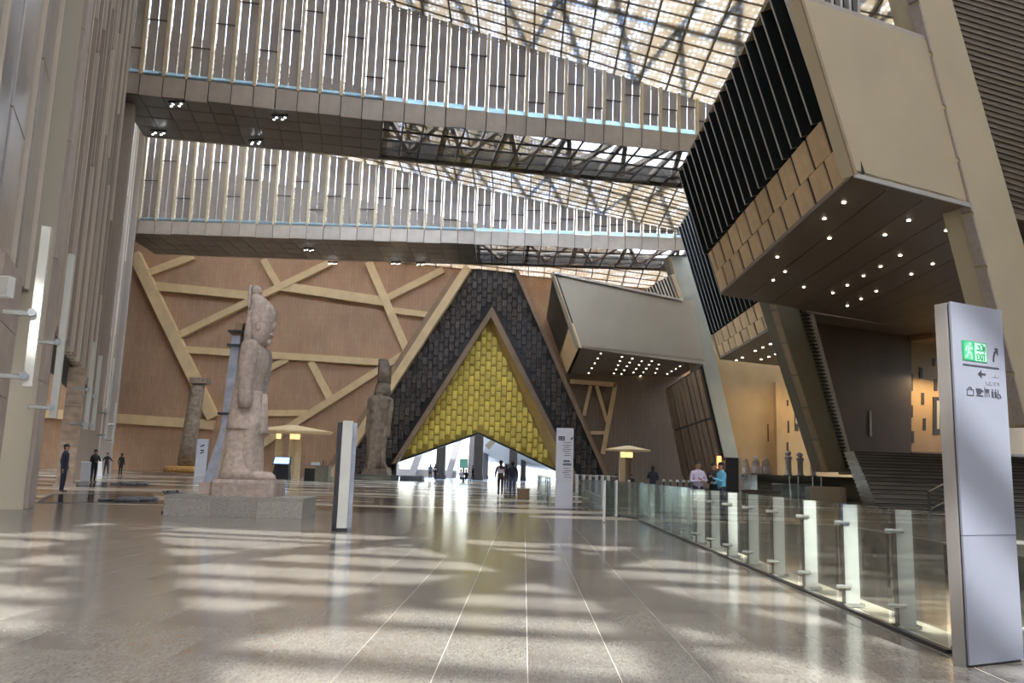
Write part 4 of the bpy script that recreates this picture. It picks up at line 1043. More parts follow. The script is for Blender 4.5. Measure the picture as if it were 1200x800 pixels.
b = MB(); b.loft([sup((kx(l)+kx(r))/2, .0, kz(y), (kx(r)-kx(l))/2, w, 24, 2.4) for (y, l, r, w) in ((411,281,295,.32),(407,282,299,.38),(402,280.5,301.5,.43),(394,279,303,.47),(384,278,304.5,.49),(375,277,305.5,.50),(368,276.3,306.3,.51))])
b.ball((kx(303.8), 0, kz(386)), (.09, .09, .12)); b.ball((kx(302.5), 0, kz(397)), (.08, .16, .05)); b.ball((kx(299), 0, kz(405)), (.10, .12, .10))
for s in (-1, 1): b.ball((kx(292), s * .46, kz(390)), (.08, .05, .13)); b.ball((kx(302), s * .2, kz(382)), (.09, .10, .06))
b.build('head', 'granitestatue', king, True)
b = MB(); b.loft([sup((kx(l)+kx(r))/2, 0, kz(y), (kx(r)-kx(l))/2, w, 20, 2.3) for (y, l, r, w) in ((369,276.2,306.4,.51),(367.2,276.2,306.4,.51),(366.6,278,303.5,.46),(361,277,301,.42),(356,276.5,296,.36),(352.5,276.5,291,.26),(350,276.5,288,.2))])
b.ball((kx(281.5), 0, kz(346)), (kk*6.8, .22, kk*7.5), 14, 0, 10)
b.loft([sup((kx(l)+kx(r))/2, 0, kz(y), (kx(r)-kx(l))/2, w, 12, 3) for (y, l, r, w) in ((374,276,283,.30),(360,274,279,.26),(345,273,278,.18),(339,273.5,277,.12))])
b.build('crown', 'granitestatue', king, True)
b = MB()                                                       # striped headcloth lappet behind the neck
b.loft([sup((kx(l)+kx(r))/2, 0, kz(y), (kx(r)-kx(l))/2, w, 16, 3) for (y, l, r, w) in ((372,277,284,.44),(385,276,285,.52),(398,276,287,.60),(408,276,288,.62),(414,276,287,.55))])
b.build('headcloth', 'granitestatue', king, True)
b = MB(); b.loft([sup((kx(l)+kx(r))/2, 0, kz(y), (kx(r)-kx(l))/2, w, 24, 2.5) for (y, l, r, w) in ((507,262,303.5,.62),(506,261.5,304,.63),(495,263,303.5,.64),(482,265.5,302,.64),(470,267,298.5,.60),(464,268,297,.58),(463,268.5,296.5,.56))])
b.loft([sup(kx(301), 0, kz(y), kk * r, w, 14, 3) for (y, r, w) in ((512,4.5,.30),(508,5,.31),(485,3.5,.24),(466,1.5,.16))]); b.build('kilt', 'granitestatue', king, True)
for s in (-1, 1):
    b = MB(); yy = s * .78
    b.loft([sup((kx(l)+kx(r))/2, yy - s*o, kz(y), (kx(r)-kx(l))/2, w, 14, 2.3) for (y, l, r, w, o) in ((407,282,292,.10,.16),(411,279,296,.19,.08),(420,278,298,.22,.02),(436,277,297,.21,0),(452,278,296,.19,.02),(466,279,295,.17,.04),(474,279,296,.19,.05),(481,280,295,.17,.05),(484,282,293,.10,.06))])
    b.build('arm', 'granitestatue', king, True)
for s, o in ((-1, 12), (1, -2)):                               # advanced left leg and the other one
    b = MB(); b.loft([sup((kx(l+o)+kx(r+o))/2, s * .30, kz(y), (kx(r)-kx(l))/2, w, 16, 2.3) for (y, l, r, w) in ((563,268,290,.26),(553,272,287,.22),(535,270,289,.27),(518,270,288,.27),(505,269,290,.29),(492,268,292,.31))])
    b.loft([sup(x, s * .30, z, .30, w, 14, 2.6) for (x, z, w) in ((kx(298+o), kz(562), .22), (kx(297+o), kz(557), .20), (kx(292+o), kz(553), .14))])
    b.build('leg', 'granitestatue', king, True)
b = MB(); b.loft([[(kx(258), -.36, kz(562)), (kx(268), -.36, kz(562)), (kx(268), .36, kz(562)), (kx(258), .36, kz(562))], [(kx(270), -.30, kz(440)), (kx(276), -.30, kz(440)), (kx(276), .30, kz(440)), (kx(270), .30, kz(440))], [(kx(275), -.26, kz(400)), (kx(280), -.26, kz(400)), (kx(280), .26, kz(400)), (kx(275), .26, kz(400))]])
b.build('back_pillar', 'granitestatue', king)
b = MB()
for s in (-1, 1):
    b.loft([sup(kx(x), s*.3, kz(y), w, .10, 8, 2) for (x, y, w) in ((262, 500, .03), (264, 480, .05), (267, 470, .03))])
strut = MB()
strut.hexa([(kx(238), -.22, kz(580)), (kx(255), -.22, kz(580)), (kx(255), .22, kz(580)), (kx(238), .22, kz(580)), (kx(256), -.20, kz(508)), (kx(266), -.20, kz(508)), (kx(266), .20, kz(508)), (kx(256), .20, kz(508))])
strut.hexa([(kx(256), -.20, kz(508)), (kx(266), -.20, kz(508)), (kx(266), .20, kz(508)), (kx(256), .20, kz(508)), (kx(260), -.20, kz(400)), (kx(270), -.20, kz(400)), (kx(270), .20, kz(400)), (kx(260), .20, kz(400))])
st = strut.build('steel_strut', 'supportsteel', king)
b = MB(); b.hexa([(kx(260), -.2, kz(400)), (kx(270), -.2, kz(400)), (kx(270), .2, kz(400)), (kx(260), .2, kz(400)), (kx(263), -.18, kz(385)), (kx(272), -.18, kz(385)), (kx(272), .18, kz(385)), (kx(263), .18, kz(385))]); b.build('strut_cap', 'framebrown', st)
for z in (kz(396), kz(412), kz(490)):
    b = MB(); x = kx(261 if z > 3 else 257); b.box(x - .05, x + .48, -.34, -.24, z - .03, z + .03); b.box(x - .05, x + .48, .24, .34, z - .03, z + .03); b.box(x - .09, x - .03, -.34, .34, z - .03, z + .03); b.build('strap', 'darksteel', st)
b = MB(); b.box(kx(238), kx(255), -.23, .23, kz(580), kz(566)); b.build('strut_foot', 'pinkstone', st)
# its pedestal
pd = thing('pedestal', 'low grey granite pedestal block under the standing king', 'pedestal', Wy(284, 607, kd), math.radians(4)); pd.location.z = 0
pd.location.y = kd
w2 = 79 * 20.1 / F
for k in range(3):
    b = MB(); b.box(-w2 + k * w2 * 2/3 + .003, -w2 + (k + 1) * w2 * 2/3 - .003, -.9, .9, 0, ped_h - .10); b.build('block', 'pedestal', pd)
b = MB(); b.box(-w2, w2, -.9, .9, ped_h - .095, ped_h - .005); b.build('top_slab', 'pedestal', pd)
b = MB(); b.box(-w2 + .1, w2 - .1, -.8, .8, .01, ped_h - .02); b.build('core', 'pedestal', pd)
king.location = (Wy(284, 580, kd).x, kd, ped_h - .004); pd.location.x = Wy(284, 607, kd).x

t = thing('information_stand', 'black bent metal information stand at the corner of the grey pedestal', 'sign', Wz(193, 601), -.2)
b = MB(); b.hexa([(-.10,0,0),(.02,0,0),(.02,.6,0),(-.10,.6,0),(-.10,0,.05),(.02,0,.05),(.02,.6,.05),(-.10,.6,.05)]); b.build('foot', 'darksteel', t)
b = MB(); b.bar((-.04,.1,.05), (-.04,.1,.55), .04, .04, up=(1,0,0)); b.bar((-.04,.5,.05), (-.04,.5,.55), .04, .04, up=(1,0,0)); b.build('stem', 'darksteel', t)
b = MB(); b.hexa([(-.12,0,.52),(.06,0,.42),(.06,.6,.42),(-.12,.6,.52),(-.12,0,.55),(.06,0,.45),(.06,.6,.45),(-.12,.6,.55)]); b.build('panel', 'blackbox', t)
# colossus before the portal, seen from behind
cd = 82.; ck = cd / F
P = Wy(440, 556, cd)
col = thing('colossus_statue', 'dark granite standing colossus seen from behind before the black tiles', 'statue', (P.x, cd, 0), 0)
cz0 = 1.0; 
def cx_(px): return (px - 440) * ck
def cz_(py): return Wy(440, py, cd).z
sections = [(556,425,457,.9,4),(549,427,456,.9,4)]
b = MB(); b.loft([sup((cx_(l)+cx_(r))/2, 0, cz_(y), (cx_(r)-cx_(l))/2, w*1.6, 20, 8) for (y, l, r, w, q) in sections]); b.build('plinth', 'darkstatue', col)
b = MB(); b.loft([sup((cx_(l)+cx_(r))/2, 0, cz_(y), (cx_(r)-cx_(l))/2, w, 24, 2.6) for (y, l, r, w) in ((550,427,447,.75),(530,428,446,.72),(515,428,447,.75),(500,428,450,.85),(488,429,451,.75),(478,428,452,.85),(469,427.5,454,.95),(465,429,453,.85),(462,434,450,.5))]); b.build('body', 'darkstatue', col, True)
b = MB(); b.loft([sup((cx_(l)+cx_(r))/2, 0, cz_(y), (cx_(r)-cx_(l))/2, w, 20, 2.6) for (y, l, r, w) in ((464,433,452,.72),(458,433.5,453,.80),(452,435,452,.80),(448,437,451.5,.78))])
b.build('headcloth', 'darkstatue', col, True)
b = MB(); b.loft([sup((cx_(l)+cx_(r))/2, 0, cz_(y), (cx_(r)-cx_(l))/2, w, 20, 3) for (y, l, r, w) in ((449,437,452,.80),(440,437,452,.80),(432,436.5,451.5,.78),(425,436.5,449,.70),(421,436.5,447,.6))])
b.build('crown', 'darkstatue', col, True)
for (ax, s) in ((451.5, 1), (429, -1)):
    b = MB(); b.loft([sup(cx_(ax + o), .1, cz_(y), w, w, 14, 2.3) for (y, o, w) in ((465,0,.20),(468,.5,.36),(478,.8,.38),(490,.2,.32),(500,-.5,.30),(506,-.6,.32),(511,-.6,.30),(512,-.6,.15))]); b.build('arm', 'darkstatue', col, True)
b = MB(); b.loft([sup(cx_(x), .2, cz_(y), w, w*1.3, 14, 2.3) for (x, y, w) in ((448,549,.5),(446,540,.32),(445,525,.42),(446,512,.45),(446,500,.5))])
b.loft([sup(cx_(450), .5, z, .55, .6, 12, 2.5) for z in (cz_(550), cz_(547))]); b.build('leg', 'darkstatue', col, True)
b = MB(); b.hexa([(cx_(432),-.9,cz_(550)),(cx_(441),-.9,cz_(550)),(cx_(441),-.3,cz_(550)),(cx_(432),-.3,cz_(550)),(cx_(438),-.9,cz_(462)),(cx_(445),-.9,cz_(462)),(cx_(445),-.3,cz_(462)),(cx_(438),-.3,cz_(462))]); b.build('back_pillar', 'darkstatue', col)
b = MB(); b.box(cx_(415), cx_(463), -2.4, 2.4, 0, cz_(556) + .0); tag(b.build('pedestal', 'darkfloor'), 'low dark pedestal under the colossus', 'pedestal').location = (P.x, cd, 0)
col.location.z = 0.0
b = MB(); b.box(cx_(463), cx_(490), -1, 1, 0, .5); tag(b.build('stone_ledge', 'extgrey'), 'low pale ledge at the colossus pedestal beside the bright opening', 'ledge').location = (P.x, cd + 4, 0)

# granite column
gd = 78.; gk = gd / F; P = Wy(216, 553, gd)
gc = thing('granite_column', 'tall tapering granite column on an orange packing base', 'column', (P.x, gd, 0))
gz = lambda py: Wy(216, py, gd).z
z_b = gz(545)
b = MB(); b.loft([sup((x - 216) * gk, 0, gz(y), r * gk, r * gk, 12, 2.2) for (x, y, r) in ((217,546,9.6),(218,520,9.2),(220,490,8.3),(222,465,7.6),(223.5,450,7.4))]); b.build('shaft', 'shaft', gc, True)
b = MB(); b.box((215-216)*gk, (234-216)*gk, -.75, .75, gz(449), gz(442.5)); b.build('capital', 'shaft', gc)
b = MB(); b.loft([sup((x - 216) * gk, 0, gz(y), r * gk, r * gk * .8, 24, 5) for (x, y, r) in ((214,553.3,18.5),(214,551,19),(214,547.5,18.8),(214,546,17.5))]); b.build('packing_base', 'orange', gc, True)
b = MB(); b.box((178-216)*gk, (240-216)*gk, -1.8, 1.8, 0, gz(553.5)); o_ = tag(b.build('pedestal', 'framebrown'), 'broad low brown plinth under the granite column', 'pedestal'); o_.location = (P.x, gd, 0)

# small antiquities on the terrace
def bust(px, py0, py1, y, kind, label, group):
    p = Wy(px, py0, y); h = Wy(px, py1, y).z - 1.55
    t = thing('small_statue', label, 'statue', (p.x, y, 1.55), 0, group); b = MB()
    if kind == 0:                                              # seated
        b.loft([sup(0, -.1, z * h, rx * h, ry * h, 12, 4) for (z, rx, ry) in ((0,.24,.38),(.12,.24,.38),(.13,.20,.30),(.45,.22,.30),(.47,.18,.2))])
        b.loft([sup(0, .05, z * h, rx * h, ry * h, 12, 2.5) for (z, rx, ry) in ((.4,.18,.16),(.6,.20,.14),(.74,.22,.13),(.79,.08,.08))])
    else:
        b.loft([sup(0, 0, z * h, rx * h, ry * h, 12, 2.6) for (z, rx, ry) in ((0,.16,.2),(.06,.16,.2),(.07,.11,.11),(.4,.12,.11),(.6,.11,.1),(.74,.18,.11),(.79,.07,.07))])
    b.build('body', 'granitestatue', t, True)
    b = MB(); b.ball((0, -.02 * h, .88 * h), (.09 * h, .09 * h, .11 * h)); b.ball((0, .02 * h, .90 * h), (.14 * h, .07 * h, .10 * h)); b.build('head', 'granitestatue', t, True)
bust(874.5, 553, 537, 58, 0, 'small seated stone figure on the dark terrace', 'small statues on the terrace')
bust(886, 553, 534, 58, 0, 'small seated stone figure on the dark terrace', 'small statues on the terrace')
bust(897.5, 553, 535, 58, 0, 'small seated stone figure on the dark terrace', 'small statues on the terrace')
for px, h in ((924,528),(938,530),(953,532)): bust(px, 552, h, 60, 1, 'slim standing stone figure on the dark terrace', 'standing stone figures on the terrace')

# ================================================================== POOLS
def pool(poly, label):
    P = [Wz(*p) for p in poly]
    cx = sum((p.x for p in P)) / 4; cy = sum((p.y for p in P)) / 4
    t = thing('reflecting_pool', label, 'pool', (cx, cy, 0))
    P = [V((p.x - cx, p.y - cy, 0)) for p in P]
    b = MB(); b.prism([p + V((0,0,.002)) for p in P], (0, 0, .006)); b.build('water', 'water', t)
    for k in range(4): b = MB(); b.bar(P[k] + V((0,0,.008)), P[(k+1)%4] + V((0,0,.008)), .12, .014); b.build('rim', 'claddark', t)
    b = MB(); c = P[0] * .2 + P[1] * .8 + (P[3] - P[0]) * .3
    for k in range(12):
        a = k * .9; r = .7 * (k / 12); b.ball(c + V((r * math.cos(a), r * math.sin(a) * 2, .03)), (.22, .34, .13 - .08 * k / 12), 8, n=4)
    b.build('bubbling_jet', 'extgrey', t, True)
pool([(45,589),(183,589.5),(178,579.5),(62,579)], 'black reflecting pool with a bubbling jet nearer the smooth column')
pool([(66,569),(174,569),(172,565),(80,564.5)], 'narrow black reflecting pool with a bubbling jet beyond the marble pillar')
# white box by the wall
p = Wz(100, 563.5); t = thing('white_bin', 'small white box bin behind the marble pillar', 'bin', p, .3)
b = MB(); b.box(-.25, .25, -.25, .25, 0, 1.05); b.build('body', 'signpale', t); b = MB(); b.box(-.27, .27, -.27, .27, 1.05, 1.12); b.build('lid', 'white', t)
p = Wz(115, 558); t = thing('leaning_board', 'thin white board leaning by the stone-edged column', 'board', p, .9)
b = MB(); b.hexa([(-.3,0,0),(.3,0,0),(.3,.05,0),(-.3,.05,0),(-.3,.35,1.3),(.3,.35,1.3),(.3,.4,1.3),(-.3,.4,1.3)]); b.build('panel', 'white', t); b = MB(); b.bar((0,.4,1.0),(0,.9,0),.04,.04); b.build('prop', 'steel', t)

# ================================================================== KIOSKS
def kiosk(px0, px1, ptop, pbot, y, posts, label):
    a, c = Wy(px0, pbot, y), Wy(px1, pbot, y); w = c.x - a.x; cx = (a.x + c.x) / 2; zt = Wy((px0 + px1) / 2, ptop, y).z; zb = Wy((px0+px1)/2, pbot, y).z; zm = (zt * .35 + zb * .65)
    t = thing('kiosk_canopy', label, 'canopy', (cx, y, 0)); dp = w * .32
    b = MB(); E = [(-w/2,-dp*.3),(0,-dp),(w/2,-dp*.3),(w/2,dp*.3),(0,dp),(-w/2,dp*.3)]
    b.loft([[(x*.94, yy*.94, zb) for x, yy in E], [(x, yy, zm - .1) for x, yy in E], [(x, yy, zm) for x, yy in E], [(x*.12, yy*.12, zt) for x, yy in E]]); b.build('roof', 'canopy', t)
    for k, (xp, wp, m) in enumerate(posts):
        p = Wy(xp, pbot, y); b = MB(); b.box(p.x - cx - wp/2, p.x - cx + wp/2, -.3, .3, 0, zb + .02); po = b.build('post', m, t)
        b = MB(); b.box(p.x - cx - wp*.4, p.x - cx + wp*.4, -.32, -.30, zb - .5, zb - .05); b.build('lamp', 'warmtube', po)
kiosk(297, 388, 498, 508, 76, ((328,.55,'canopy'),(344,.55,'canopy'),(350,.55,'canopy')), 'broad pale wooden canopy on posts beside the strutted wall')
kiosk(710, 762, 522, 529, 70, ((729.5,.5,'canopy'),(735,.4,'beamdark'),(739,.35,'beamdark')), 'small pale wooden canopy on posts under the grey block')
p = Wz(330, 556); y = 72.; p = Wy(330, 554, y)
t = thing('ticket_screen', 'black terminal with a lit blue screen under the broad canopy', 'terminal', (p.x, y, 0))
z0, z1, z2 = Wy(330,552,y).z, Wy(330,543,y).z, Wy(330,535,y).z
b = MB(); b.hexa([(-.75,-.4,0),(.75,-.4,0),(.75,.4,0),(-.75,.4,0),(-.6,-.2,z1),(.6,-.2,z1),(.6,.4,z1),(-.6,.4,z1)]); b.build('cabinet', 'blackbox', t)
b = MB(); b.hexa([(-.75,-.35,z1-.1),(.75,-.35,z1-.1),(.75,.1,z1-.1),(-.75,.1,z1-.1),(-.72,0,z2),(.72,0,z2),(.72,.2,z2),(-.72,.2,z2)]); hd = b.build('head', 'blackbox', t)
b = MB(); b.hexa([(-.66,-.37,z1),(.66,-.37,z1),(.66,-.34,z1),(-.66,-.34,z1),(-.63,-.06,z2-.06),(.63,-.06,z2-.06),(.63,-.03,z2-.06),(-.63,-.03,z2-.06)]); b.build('screen', 'screenblue', hd)
y = 66.; p = Wy(372, 559, y)
t = thing('service_desk', 'olive stone service desk with black side and paper on top', 'desk', (p.x, y, 0))
zd = Wy(372, 546, y).z
b = MB(); b.box(-.1, .95, -.5, .5, 0, zd); b.build('stone_side', 'desk', t); b = MB(); b.box(-.95, -.1, -.45, .5, 0, zd - .18); b.build('black_side', 'blackbox', t)
b = MB(); b.box(-1.0, 1.0, -.55, .55, zd, zd + .06); b.build('top', 'desk', t); b = MB(); b.box(-.5, .1, -.3, .1, zd + .06, zd + .3); b.build('paper_tray', 'white', t)
b = MB(); b.box(.35, .42, 0, .07, zd + .06, zd + .5); b.box(.55, .6, .1, .15, zd+.06, zd + .4); b.build('pen_stand', 'darksteel', t)
# stone cube on the floor near the walkers
p = Wz(613, 584); t = thing('stone_bench', 'small brown stone cube seat near the walkers', 'bench', p, .1)
b = MB(); b.box(-.28, .28, -.28, .28, 0, .46); b.build('block', 'framebrown', t); b = MB(); b.box(-.29, .29, -.29, .29, .46, .50); b.build('seat_slab', 'pinkstone', t)
# kiosk furniture right
y = 38.; p = Wy(856, 562, y)
t = thing('display_cabinet', 'tall black display cabinet with a warm lit edge behind the blue-shirted man', 'cabinet', (p.x, y, 0), .25)
hz = Wy(856, 536, y).z
b = MB(); b.box(-.30, .30, -.2, .2, 0, hz); b.build('body', 'blackbox', t); b = MB(); b.box(-.46, -.32, -.15, .15, 0, hz - .15); b.build('pale_side', 'glasswhite', t); b = MB(); b.box(-.62, -.50, -.1, .1, hz - .5, hz + .05); b.build('warm_lamp', mat('orange_lamp', (1,.3,.1), .5, emit=((1,.28,.08), 1.5)), t); b = MB(); b.box(.36, .50, -.1, .1, 0, hz); b.build('grey_panel', 'concretegrey', t)
b = MB(); b.box(-.62, -.5, -.08, .08, 0, hz - .5); b.build('lamp_stand', 'darksteel', t)
for k, px in enumerate((778,786,794,801,808)):
    y = 47.; p = Wy(px, 566, y); t = thing('rope_post', 'slim dark barrier post in a row before the brown wall', 'barrier post', (p.x, y, 0), 0, 'row of dark barrier posts')
    b = MB(); b.tube([(0,0,.03),(0,0,.95)], .05, 8); b.build('pole', 'darksteel', t); b = MB(); b.tube([(0,0,0),(0,0,.03)], .17, 12); b.build('base', 'darksteel', t); b = MB(); b.box(-.07,.07,-.07,.07,.95,1.08); b.build('head', 'steel', t)
# long low counter behind the men
y = 44.; p, q = Wy(765, 570, y), Wy(915, 572, y)
t = thing('dark_counter', 'long low dark green stone ledge behind the talking men', 'ledge', (p.x, y, 0)); b = MB(); b.box(0, q.x - p.x, 0, .6, 0, .62); b.build('body', 'darkfloor', t); b = MB(); b.box(-.03, q.x-p.x+.03, -.03, .63, .62, .70); b.build('coping', 'claddark', t)
# slim poles on the terrace
for k, px in enumerate((925,935,952,962)):
    y = 52.; p = Wy(px, 560, y); t = thing('rope_post', 'slim steel barrier post near the standing stone figures', 'barrier post', (p.x, y, 0), 0, 'steel barrier posts by the terrace')
    b = MB(); b.tube([(0,0,.03),(0,0,1.5)], .03, 6); b.build('pole', 'steel', t); b = MB(); b.tube([(0,0,0),(0,0,.03)], .15, 10); b.build('base', 'steel', t)
# lit terminal outside
y = 103.; p = Wy(543, 557, y); t = thing('info_screen', 'green lit information screen on a stand in the bright opening', 'screen', (p.x, y, 0)); 
b = MB(); b.box(-.1,.1,-.1,.1,0,1.6); b.build('stand', 'darksteel', t); b = MB(); b.box(-.5,.5,-.12,.0,1.5,2.6); b.build('frame', 'darksteel', t); b = MB(); b.box(-.45,.45,-.14,-.12,1.55,2.55); b.build('screen', 'screengreen', t)

# ================================================================== PEOPLE
def person(px, pfoot, y, label, rz=0., h=1.74, top='navy', leg='navy', shoe='shoe', pose='stand', sleeve=True, z0=0., hair='hair', band=None):
    p = Wy(px, pfoot, y)
    J = {'pel':(0,0,.96),'bel':(0,-.01,1.12),'che':(0,-.01,1.33),'nek':(0,.01,1.49),'hd0':(0,-.01,1.56),'hd1':(0,-.02,1.66),'hd2':(0,-.01,1.72)}
    for s, n in ((1,'r'),(-1,'l')):
        J.update({'sh'+n:(s*.18,0,1.41),'el'+n:(s*.25,.03,1.13),'wr'+n:(s*.27,-.04,.88),'ha'+n:(s*.27,-.06,.79),'hip'+n:(s*.09,0,.90),'kn'+n:(s*.10,-.01,.50),'an'+n:(s*.10,.02,.09),'to'+n:(s*.12,-.15,.035)})
    if pose == 'walk':
        J.update(knr=(.09,-.14,.52),anr=(.09,-.05,.10),tor=(.09,-.22,.05),knl=(-.09,.05,.50),anl=(-.09,.26,.13),tol=(-.09,.12,.05),elr=(.25,.12,1.15),war=(0,0,0)); J.pop('war')
        J.update(wrr=(.28,.10,.90),har=(.28,.08,.81),ell=(-.25,-.06,1.14),wrl=(-.27,-.22,.94),hal=(-.27,-.27,.87))
    if pose == 'cross':
        J.update(elr=(.27,-.06,1.14),wrr=(.05,-.24,1.20),har=(-.04,-.25,1.22),ell=(-.27,-.06,1.14),wrl=(-.04,-.23,1.14),hal=(.05,-.25,1.13))
    if pose == 'phone':
        J.update(elr=(.26,-.10,1.16),wrr=(.12,-.32,1.26),har=(.08,-.38,1.30),ell=(-.26,-.02,1.13),wrl=(-.12,-.24,1.10),hal=(-.06,-.29,1.12))
    if pose == 'open':
        J.update(elr=(.36,.02,1.20),wrr=(.55,-.08,1.10),har=(.62,-.10,1.07),ell=(-.34,.02,1.19),wrl=(-.50,-.06,1.04),hal=(-.56,-.08,.99),knr=(.16,-.05,.5),anr=(.20,.0,.09),tor=(.23,-.15,.04),knl=(-.12,-.02,.5),anl=(-.17,.05,.09),tol=(-.2,-.1,.04))
    if pose == 'sit':
        dz = -.48
        for k in J: J[k] = (J[k][0], J[k][1], J[k][2] + dz)
        for s, n in ((1,'r'),(-1,'l')): J.update({'kn'+n:(s*.13,-.46,.52),'an'+n:(s*.12,-.42,.09),'to'+n:(s*.12,-.58,.04),'el'+n:(s*.26,-.05,.70),'wr'+n:(s*.15,-.28,.62),'ha'+n:(s*.11,-.36,.61)})
    R = {'pel':(.15,.12),'bel':(.145,.11),'che':(.165,.12),'nek':(.062,.062),'hd0':(.085,.095),'hd1':(.108,.125),'hd2':(.085,.095)}
    for n in 'rl': R.update({'sh'+n:(.075,.075),'el'+n:(.05,.05),'wr'+n:(.034,.034),'ha'+n:(.030,.042),'hip'+n:(.095,.10),'kn'+n:(.068,.068),'an'+n:(.045,.045),'to'+n:(.035,.042)})
    E = [('pel','bel','top'),('bel','che','top'),('che','nek','top'),('nek','hd0','skin'),('hd0','hd1','skin'),('hd1','hd2','hair')]
    for n in 'rl': E += [('che','sh'+n,'top'),('sh'+n,'el'+n,'top'),('el'+n,'wr'+n,'top' if sleeve else 'skin'),('wr'+n,'ha'+n,'skin'),('pel','hip'+n,'leg'),('hip'+n,'kn'+n,'leg'),('kn'+n,'an'+n,'leg'),('an'+n,'to'+n,'shoe')]
    names = list(J); ix = {n: k for k, n in enumerate(names)}; sc_ = h / 1.75
    me = bpy.data.meshes.new('body'); me.from_pydata([V(J[n]) * sc_ for n in names], [(ix[a], ix[c]) for a, c, _ in E], [])
    o = bpy.data.objects.new('body', me); COL.objects.link(o)
    md = o.modifiers.new('s', 'SKIN'); md.use_smooth_shade = True
    for k, n in enumerate(names):
        sv = me.skin_vertices[0].data[k]; sv.radius = (R[n][0] * sc_, R[n][1] * sc_); sv.use_root = n == 'pel'
    sb = o.modifiers.new('u', 'SUBSURF'); sb.levels = 1; sb.render_levels = 1
    dg = bpy.context.evaluated_depsgraph_get(); dg.update()
    m2 = bpy.data.meshes.new_from_object(o.evaluated_get(dg)); bpy.data.objects.remove(o)
    b = MB(); b.v = [tuple(v.co) for v in m2.vertices]; b.f = [tuple(f.vertices) for f in m2.polygons]
    idx = {'skin':0,'top':1,'leg':2,'shoe':3,'hair':4,'band':5}
    for f in m2.polygons:
        c = f.center; best = None
        for a, d, reg in E:
            A_, D_ = V(J[a]) * sc_, V(J[d]) * sc_; t_ = max(0, min(1, (c - A_).dot(D_ - A_) / (D_ - A_).length_squared)); dist = (c - A_ - (D_ - A_) * t_).length / (.5 * (R[a][0] + R[d][0]))
            if best is None or dist < best[0]: best = (dist, reg)
        reg = best[1]
        hd = V(J['hd1']) * sc_
        if reg in ('skin', 'hair') and c.z > (J['hd0'][2]) * sc_ and (c.y > hd.y + .015 or c.z > hd.z + .03 * sc_): reg = 'hair'
        elif reg == 'hair': reg = 'skin'
        if band and reg == 'top' and 1.16 < c.z / sc_ < 1.33 and abs(c.x) < .2: reg = 'band'
        b.mi.append(idx[reg])
    hd = V(J['hd1']) * sc_
    b.ball(hd + V((0, .018, .042)) * 1.0, (.098 * sc_, .115 * sc_, .085 * sc_), 12, 4, 8)                # cap of hair
    b.ball(hd + V((0, -.105, -.015)), (.014, .022, .02), 6, 0, 4)                                  # nose
    for s in (-1, 1): b.ball(hd + V((s * .088, .005, -.01)), (.012, .022, .032), 6, 0, 4); b.ball(hd + V((s * .033, -.09, .012)), (.014, .01, .008), 6, 4, 4)
    b.ball(hd + V((0, -.092, -.055)), (.024, .01, .008), 6, 5 if False else 0, 4)
    for n in 'rl':                                                                                # five fingers each
        H_ = V(J['ha'+n]) * sc_; W_ = V(J['wr'+n]) * sc_; d = (H_ - W_).normalized(); sd = d.orthogonal().normalized()
        for q in range(4):
            s0 = H_ + sd * (.022 * (q - 1.5)) + d * .02; ln = (.062, .075, .07, .055)[q]
            b.tube([s0, s0 + d * ln * .55, s0 + d * ln * .9 + d.cross(sd) * .02], [.010, .009, .007], 5, 0)
        s0 = H_ - d * .01 - sd * .03; b.tube([s0, s0 + d * .03 - sd * .02, s0 + d * .06 - sd * .022], [.011, .010, .008], 5, 0)
    bpy.data.meshes.remove(m2)
    o = b.build('person', ['skin', top, leg, shoe, hair, band or top], None, True)
    o.location = (p.x, y, z0); o.rotation_euler = (0, 0, rz); tag(o, label, 'person'); return o
def fy(px, py): return Wz(px, py).y
person(72, 577, fy(72, 577), 'person in dark navy clothes standing beside the marble pillar', math.radians(100), 1.78, 'navy', 'navy', pose='stand')
person(109, 560, 44.5, 'person in black half hidden behind the stone-edged column', math.radians(60), 1.75, 'blackcloth', 'blackcloth', pose='phone')
person(124, 553, 66, 'person in black with both arms held out beside the brown wall', 0, 1.75, 'blackcloth', 'blackcloth', pose='open')
person(141, 553, 66, 'person in black standing straight before the brown wall', math.radians(170), 1.75, 'blackcloth', 'blackcloth')
person(504, 560, 92, 'person in blue-grey shirt standing by the dark outside column', math.radians(180), 1.75, 'jean', 'navy')
person(510, 559, 92, 'person in white and dark clothes talking by the dark outside column', math.radians(150), 1.8, 'blackcloth', 'navy', band='whitecloth')
person(540, 561, 84, 'seated person in pale top before the green screen', math.radians(30), 1.75, 'whitecloth', 'blackcloth', pose='sit')
person(546, 561, 83, 'seated person in black before the green screen', math.radians(-20), 1.75, 'blackcloth', 'blackcloth', pose='sit')
person(554, 558, 90, 'person in black striding by the dark middle column', math.radians(90), 1.75, 'blackcloth', 'blackcloth', pose='walk')
person(586, 581, 43, 'walker in dark shirt with broad white band and dark shorts', math.radians(180), 1.8, 'plum', 'plum', 'paleshoe', 'walk', False, band='whitecloth')
person(600, 582, 42.4, 'walker in navy jacket and blue jeans', math.radians(185), 1.76, 'navy', 'jean', 'shoe', 'walk')
person(593, 567, 62, 'small figure in dark clothes beyond the two walkers', math.radians(170), 1.7, 'blackcloth', 'navy')
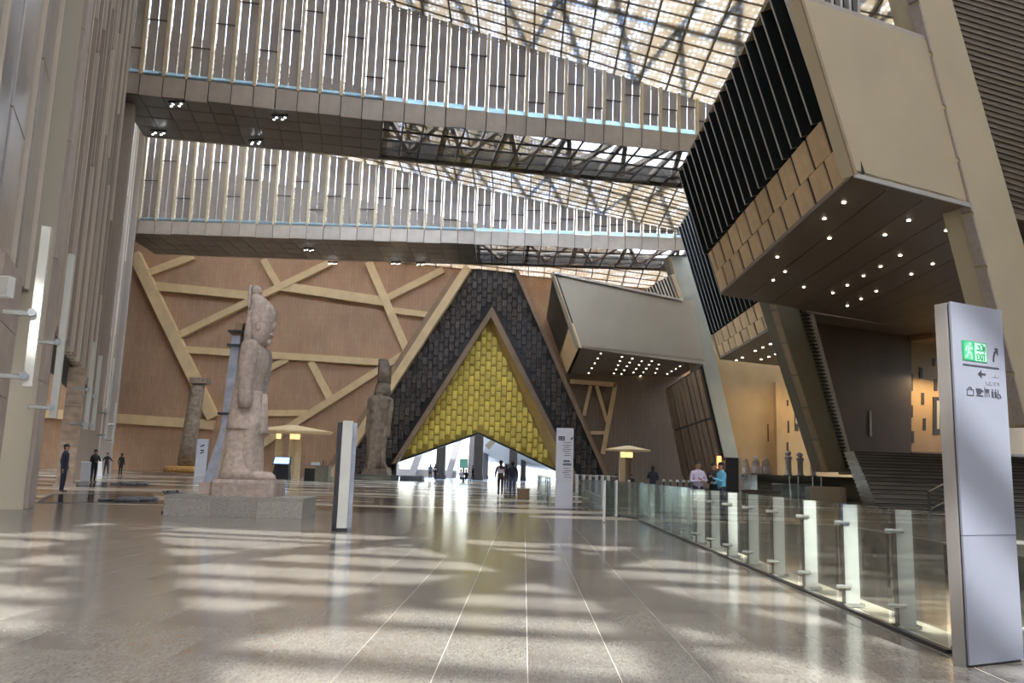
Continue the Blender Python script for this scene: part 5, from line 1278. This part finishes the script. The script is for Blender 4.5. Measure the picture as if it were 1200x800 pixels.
person(818, 601, 26.6, 'man in pale lilac shirt with folded arms behind the railing', math.radians(12), 1.76, 'whitecloth', 'navy', pose='cross')
person(846, 602, 26.0, 'man in sky-blue shirt seen from the side behind the railing', math.radians(-75), 1.74, 'bluecloth', 'navy', pose='phone', sleeve=True)
person(837, 600, 27.2, 'man in black shirt raising a hand between lilac and blue shirts', math.radians(20), 1.74, 'blackcloth', 'blackcloth', pose='phone')
person(765, 574, 41, 'person in navy jacket facing away before the small canopy', math.radians(170), 1.72, 'navy', 'navy', pose='phone')
person(722, 567, 60, 'seated person in brown top at the small canopy', math.radians(40), 1.75, 'plum', 'blackcloth', pose='sit')
person(740, 567, 60, 'seated person in black at the small canopy', math.radians(-30), 1.75, 'blackcloth', 'blackcloth', pose='sit')
for px, y in ((540, 84), (546, 83), (722, 60), (740, 60)):
    p = Wy(px, 561, y); t = thing('stool', ('low dark stool under a seated person before the green screen' if px < 600 else 'low dark stool under a seated person at the small canopy'), 'stool', (p.x, y + .02, 0), 0, 'dark stools at the screen' if px < 600 else 'dark stools at the canopy')
    b = MB(); b.box(-.22, .22, -.10, .34, .26, .31); b.build('seat', 'blackbox', t)
    for sx in (-1, 1):
        for sy in (-1, 1): b = MB(); b.box(sx*.19-.02, sx*.19+.02, .12+sy*.19-.02, .12+sy*.19+.02, 0, .26); b.build('leg', 'darksteel', t)

# ================================================================== LAMPS OF THE PLACE (under the blocks)
def lamp(name, loc, energy, size, col, kind='AREA', rot=(0,0,0)):
    l = bpy.data.lights.new(name, kind); l.energy = energy; l.color = col
    if kind == 'AREA': l.shape = 'DISK'; l.size = size
    else: l.shadow_soft_size = size
    o = bpy.data.objects.new(name, l); COL.objects.link(o); o.location = loc; o.rotation_euler = rot; return o
warm = (1, .74, .42)
for (x, y) in ((26, 84.5), (31, 86)): lamp('soffit_lamp', (x, y, 11.5), 90, .5, warm)
for (x, y) in ((29.5, 59.0), (31.5, 60)): lamp('soffit_lamp', (x, y, 9.0), 60, .5, warm)
for (x, y) in ((15, 36), (17, 42)): lamp('soffit_lamp', (x, y, 11.5), 45, .4, warm)
